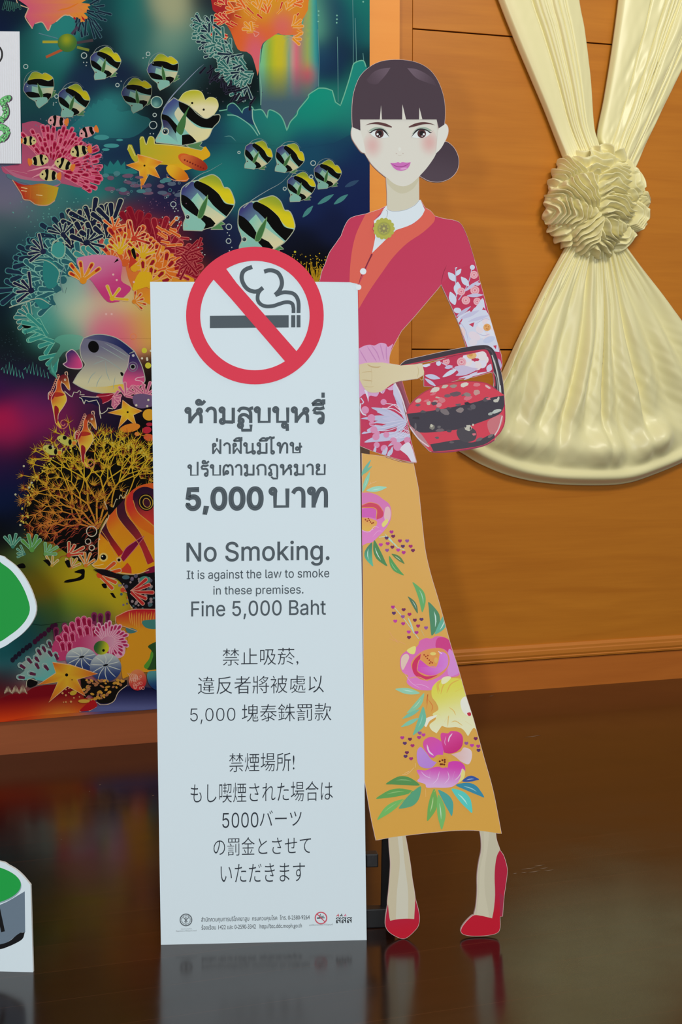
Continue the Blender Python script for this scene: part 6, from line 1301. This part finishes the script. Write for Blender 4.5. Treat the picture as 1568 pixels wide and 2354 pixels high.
# --- bottom group: anemones, urchins, starfish, sponge
pb.poly('M', '1085,190! 1240,120 1475,120! 1480,720! 1300,720 1150,780! 1130,600 1190,500 1200,350 1180,290 1100,260', lambda x, y: (lambda t: np.array((190, 34, 44))*(1-t)+np.array((222, 150, 34))*t)(np.clip((y-1402)/42, 0, 1)[:, None]), grid=16)
for i in range(12): pb.stroke('M', f'{1210+i*24},{140+i%3*10} {1216+i*22},{200+i%4*20} {1226+i*20},{260+i%5*14}', 9, (226, 150, 60), taper=1)
pb.poly('M', '1340,230 1480,215! 1480,300 1400,305 1350,280', (66, 130, 120)); pb.poly('M', '1390,470 1480,420! 1482,690! 1380,690 1400,600 1425,520', (44, 80, 40)); pb.poly('M', '1350,660 1400,590 1420,520 1440,560 1390,680', (86, 150, 50)); pb.poly('M', '1180,300 1240,300 1290,330 1210,350', (70, 120, 120))
pb.stroke('M', '1085,190 1240,125 1475,120', 7, (226, 160, 130)); pb.stroke('M', '1085,190 1090,260 1180,290 1290,330', 6, (214, 170, 140))
for i in range(13): pb.disc('M', (110+i*34+RN.uniform(-8, 8), 590-i*27+RN.uniform(-12, 12)), (22, 26), (34, 30, 48) if i < 6 else (70, 24, 56), n=14)
for x, y in ((880, 180), (940, 190), (1010, 170), (520, 320), (600, 280)): finger(pb, cv('M', (x, y+90)), cv('M', (x, y-25)), 13, (130, 40, 80), (120, 60, 90), 1.2, (86, 20, 56))
pb.poly('M', '480,480 560,350 700,240 850,250 960,330 1080,330 1160,420 1160,560 1000,600 800,560 620,600 520,600', lambda x, y: (lambda t: np.array((190, 62, 108))*(1-t)+np.array((222, 168, 186))*t)(np.clip((x-180)/90, 0, 1)[:, None]), grid=16)
for x, y, x2, y2 in ((640, 380, 600, 275), (700, 360, 665, 245), (740, 330, 725, 200), (800, 330, 780, 190), (840, 330, 830, 205), (560, 420, 525, 380), (620, 450, 600, 345), (680, 430, 670, 340), (590, 520, 575, 430), (650, 520, 645, 430), (890, 380, 880, 290), (760, 390, 735, 290), (820, 370, 805, 280)): finger(pb, cv('M', (x, y)), cv('M', (x2, y2)), 13, (196, 70, 112), (226, 150, 170), 1.2, (150, 20, 60))
for i in range(22):
    a = math.radians(-140+i*11); r = 160+20*(i % 3); finger(pb, cv('M', (1010+60*math.cos(a), 430+50*math.sin(a))), cv('M', (1010+r*math.cos(a), 420+r*.95*math.sin(a))), 8.5, (214, 130, 160), (236, 190, 200), 1.1, (176, 40, 90))
pb.poly('M', '330,790! 300,770 230,790 150,760 220,700 180,650 240,600 300,590 340,510 400,470 480,520 520,600 540,680 520,760 420,800', lg((350, 520), (150, 160, 150), (480, 720), (96, 178, 170), 'M'))
for x, y, a, b_ in ((200, 655, 165, 640), (265, 605, 240, 575), (330, 590, 315, 560), (350, 520, 340, 490), (400, 500, 385, 460), (460, 540, 440, 505), (510, 560, 505, 530), (200, 750, 150, 760), (290, 715, 255, 722), (415, 660, 400, 640), (325, 640, 320, 620), (450, 450, 445, 415)): finger(pb, cv('M', (x+18, y+20)), cv('M', (a, b_)), 12, (122, 158, 152), (176, 190, 180), 1.2, (92, 36, 62))
def urchin(c, r, rot):
    pb.disc('M', c, r, lg((c[0], c[1]-r[1]), (190, 196, 190), (c[0]+20, c[1]+r[1]*.8), (44, 60, 110), 'M'), rot=rot, n=28)
    for i in range(10):
        a = i*math.pi/5+.2; x = c[0]+r[0]*.97*math.cos(a); y = c[1]+r[1]*.97*math.sin(a); pb.stroke('M', f'{c[0]+.08*(x-c[0]):.0f},{c[1]-20+.08*(y-c[1]):.0f} {c[0]+.55*(x-c[0])-.1*(y-c[1]):.0f},{c[1]-10+.55*(y-c[1]):.0f} {x:.0f},{y:.0f}', 7, (206, 208, 196), taper=1)
    pb.disc('M', (c[0], c[1]-20), (26, 9), (16, 16, 20), rot=-12, n=12)
urchin((762, 592), (152, 112), 8); urchin((988, 670), (150, 135), 0)
pb.disc('M', (948, 485), (72, 66), lg((890, 470), (50, 96, 50), (1010, 500), (206, 196, 40), 'M'), n=26); pb.disc('M', (968, 510), 13, (14, 14, 10), n=12)
pb.poly('M', '750,770! 860,790 960,810 1100,800 1190,790! 1185,840 1110,900 1070,980 1010,1010 930,1010 890,970 830,930 790,960 760,870', (20, 16, 12))
for i in range(70):
    x = RN.uniform(770, 1170); y = RN.uniform(790, 990)
    if y < 1000-(x-900)*.55: pb.disc('M', (x, y), (RN.uniform(8, 26), RN.uniform(7, 16)), RN.choice([(196, 140, 50), (214, 150, 60), (170, 110, 70)]), rot=RN.uniform(-40, 40), n=10)
pb.disc('M', (1290, 790), (85, 100), lg((1250, 700), (222, 130, 80), (1320, 880), (196, 44, 50), 'M'), n=24)
for i in range(16): pb.disc('M', (1290+RN.uniform(-55, 55), 800+RN.uniform(-50, 70)), RN.uniform(8, 16), (226, 150, 130), n=8, ring=1.3)
for i in range(5): pb.stroke('M', f'{1190+i*18},{720+i*2} {1220+i*18},{760} {1215+i*16},{820}', 5, (230, 180, 150), taper=1)
pb.poly('M', '1385,720 1480,700! 1482,880 1400,830', lg((1430, 720), (84, 150, 150), (1450, 860), (30, 60, 110), 'M'))
star('M', (620, 745), ((485, 622), (912, 732), (797, 942), (450, 1000), (345, 838)), 105, (224, 170, 40), (210, 88, 36), (228, 180, 130)); pb.disc('M', (619, 742), 15, (20, 16, 10), n=12); pb.disc('M', (670, 788), 6, (60, 40, 16), n=8)
for x, y, r in ((580, 915, 11), (612, 880, 8), (640, 870, 7), (612, 935, 10), (660, 995, 11), (612, 998, 8), (590, 1000, 6), (690, 960, 8), (740, 950, 7), (855, 985, 8), (640, 910, 6)): pb.disc('M', (x, y), r, (206, 150, 90), n=8)
pb.disc('M', (682, 912), (34, 22), (196, 160, 50), rot=-15); pb.disc('M', (782, 990), (54, 18), (206, 160, 60))
pb.stroke('M', '740,1085 800,1080 815,1055! 830,1085! 900,1045! 880,1030! 905,1000! 940,1025! 1010,1020 1070,985 1110,905 1190,840', 7, (206, 180, 150)); pb.poly('M', '745,1085 770,1050 860,980 895,1000 905,1040 830,1080', (176, 24, 30))
for k in range(3):
    L_ = []
    for i in range(9): L_ += [(30+k*70+i*9, 905-(26+k*3)*math.sin(i/8*3.14)*2.2), (33+k*70+i*9, 925-(20)*math.sin(i/8*3.14))]
    pb.line(np.array([cv('M', q) for q in L_]), 1.6, (190, 170, 140))
pb.poly('M', '240,800 270,780 340,800 330,840 260,860', (16, 14, 14)); pb.stroke('M', '235,860 245,795 280,780 340,800', 6, (196, 190, 160))
BATIK = pb.build('batik_hanging', None, DYE, base=(baseV, bF, baseC))
tag(BATIK, 'dark blue batik cloth painted with reef fish and coral, hung on the orange left wall', 'wall hanging')


# ---------------------------------------------------------------- things cut off by the left edge of the picture
pl2 = thing('green_standee', 'white cut-out board printed with green ovals and a grey band, at the left edge', 'standee')
lo = path('P', '-300,2237! -300,2060! -240,2010 -170,1982 -81,1970 0,1980.5 19,1989 37.5,2000 53.6,2014.6 70.2,2034.6! 76,2235!')
b1 = slab(LEFT, [lo], 0.008, 'cutout_board', FOAM, pl2)
p = Print(LEFT, .1); p.fill(lo, WHITE)
p.poly('P', '57,2049! 58,2143! 46,2145 20,2164 0,2172 -81,2190 -162,2172 -220,2143! -219,2049! -160,2090 -81,2100 0,2080', (112, 128, 142))
p.fill(np.stack([-81+130.5*np.cos(np.linspace(0, 6.283, 60)[:-1]), 2036+52.5*np.sin(np.linspace(0, 6.283, 60)[:-1])], 1), (150, 170, 178))
p.fill(np.stack([-81+129*np.cos(np.linspace(0, 6.283, 60)[:-1]), 2034+51*np.sin(np.linspace(0, 6.283, 60)[:-1])], 1), (34, 166, 72))
p.poly('P', '47,2144! 57,2143! 52,2158 35,2169 14,2178 0,2182 -81,2196 -165,2180 -220,2144! -210,2144! -162,2171 -81,2187 0,2171 22,2163 38,2150', (18, 18, 20))
p.stroke('P', '-34,2143! -14,2062! -10,2062! 7,2142!', 9, (18, 18, 20), cap=False); p.stroke('P', '-26,2115! -1,2115!', 8, (18, 18, 20))
p.build('printed_face', b1)
up = np.concatenate([cv('L', np.array(spline([np.array(q, float) for q in ((-700, 1100), (-500, 980), (-250, 940), (0, 978), (60, 1010), (150, 1080), (230, 1180), (290, 1290), (330, 1400), (343, 1462))], 5, False))), cv('M', np.array(spline([np.array(q, float) for q in ((343, 140), (330, 195), (290, 270), (220, 350), (130, 420), (0, 498), (-250, 560), (-500, 540), (-700, 440))], 5, False)))])
up = up[np.r_[True, np.hypot(*(up[1:]-up[:-1]).T) > 0.4]]
b2 = slab(LEFT, [up], 0.008, 'cutout_board', FOAM, pl2, front=0.0)
p = Print(LEFT, .1); p.fill(up, WHITE)
d_ = np.roll(up, -1, 0)-np.roll(up, 1, 0); d_ /= np.hypot(d_[:, 0], d_[:, 1])[:, None]
ins = up+np.stack([-d_[:, 1], d_[:, 0]], 1)*14.5*(1 if np.sum(up[:, 0]*np.roll(up[:, 1], -1)-np.roll(up[:, 0], -1)*up[:, 1]) > 0 else -1)
p.fill(ins, (34, 158, 66)); p.build('printed_face', b2)
# back post joining the two boards (outside the picture)
V = []; Fc = []; a = LEFT.at(-120, 1330, -.02); b_ = np.append(FLOOR.at(-120, 2200)[:2], 0.0); d = (b_-a)/np.linalg.norm(b_-a); s_ = np.array([1., 0, 0]); box_mesh(V, Fc, (a+b_)/2, s_, np.cross(d, s_), d, .02, .008, np.linalg.norm(b_-a)/2)
new_mesh('back_post', V, Fc, [BLACK], pl2)

# white fluted plastic sign hung in front of the batik
mc = mat('fluted_plastic', (230, 231, 238), 0.28, 0.6); nt = mc.node_tree; N = nt.nodes; Lk = nt.links
tc = N.new('ShaderNodeTexCoord'); wv = N.new('ShaderNodeTexWave'); wv.inputs['Scale'].default_value = 55; wv.inputs['Distortion'].default_value = 1.2; wv.inputs['Detail'].default_value = 1
Lk.new(tc.outputs['Object'], wv.inputs['Vector']); bp = N.new('ShaderNodeBump'); bp.inputs['Strength'].default_value = .25; bp.inputs['Distance'].default_value = .002; Lk.new(wv.outputs['Fac'], bp.inputs['Height']); Lk.new(bp.outputs[0], N['Principled BSDF'].inputs['Normal'])
PS = Plane(PL.p+WN*0.020, WN); PS.u = WU; PS.v = PL.v
psg = thing('plastic_sign', 'white fluted plastic sign with green lettering over the upper left of the batik', 'sign')
so = np.array([(-330, 69), (45, 72.5), (48.5, 376), (-330, 374)], float)
pnl = slab(PS, [so], 0.005, 'sign_panel', mc, psg, front=0.0)
DK = (74, 52, 74); GR = (112, 206, 122); rq = random.Random(2)
p = Print(PS, .2); th = np.linspace(-1.35, 1.35, 16); p.line(np.stack([-14+19*np.cos(th), 125+22*np.sin(th)], 1), 4.2, (24, 20, 24)); p.build('letter', pnl, PLASTIC_INK)
p = Print(PS, .2)
for w, c, o in ((15.5, DK, 1.2), (11.5, GR, 0)):
    p.line(path('P', f'{-12+o},{277+o} {6+o},{272+o} {14+o},{260+o} {12+o},{245+o} {5+o},{233+o} {12+o},{227+o} {20+o},{225+o}', False), w, c, cap=True)
for i in range(30):
    t = i/30; q = (np.interp(t, [0, .3, .5, .7, 1], [0, 13, 12, 6, 20])+rq.uniform(-6.5, 6.5), np.interp(t, [0, .3, .5, .7, 1], [274, 260, 245, 234, 225])+rq.uniform(-6.5, 6.5)); p.disc('P', (q[0]+1, q[1]+1), 3.2, DK, n=9); p.disc('P', q, 2.8, GR, n=9)
for i in range(22):
    t = i/22; q = (np.interp(t, [0, .3, .5, .7, 1], [0, 13, 12, 6, 20])+rq.uniform(-3, 3), np.interp(t, [0, .3, .5, .7, 1], [274, 260, 245, 234, 225])+rq.uniform(-3, 3))
    p.disc('P', q, rq.uniform(1, 2), (50, 120, 62) if i % 2 else (206, 240, 206), n=7)
p.build('letter', pnl, PLASTIC_INK)
p = Print(PS, .2)
for w, c, o in ((15.5, DK, 1.2), (11.5, GR, 0)):
    th = np.linspace(0, 2*math.pi, 33)[:-1]; p.line(np.stack([-1+o+16*np.cos(th), 305+o+14.5*np.sin(th)], 1), w, c, True)
for i in range(34):
    a = i*.19; q = (-1+16*math.cos(a)+rq.choice((-6, 6))*math.cos(a), 305+14.5*math.sin(a)+rq.choice((-6, 6))*math.sin(a)); p.disc('P', (q[0]+1, q[1]+1), 3.0, DK, n=9); p.disc('P', q, 2.6, GR, n=9)
for i in range(24):
    a = i*.27; p.disc('P', (-1+16*math.cos(a)+rq.uniform(-3, 3), 305+14.5*math.sin(a)+rq.uniform(-3, 3)), rq.uniform(1, 2), (50, 120, 62) if i % 2 else (206, 240, 206), n=7)
p.build('letter', pnl, PLASTIC_INK)
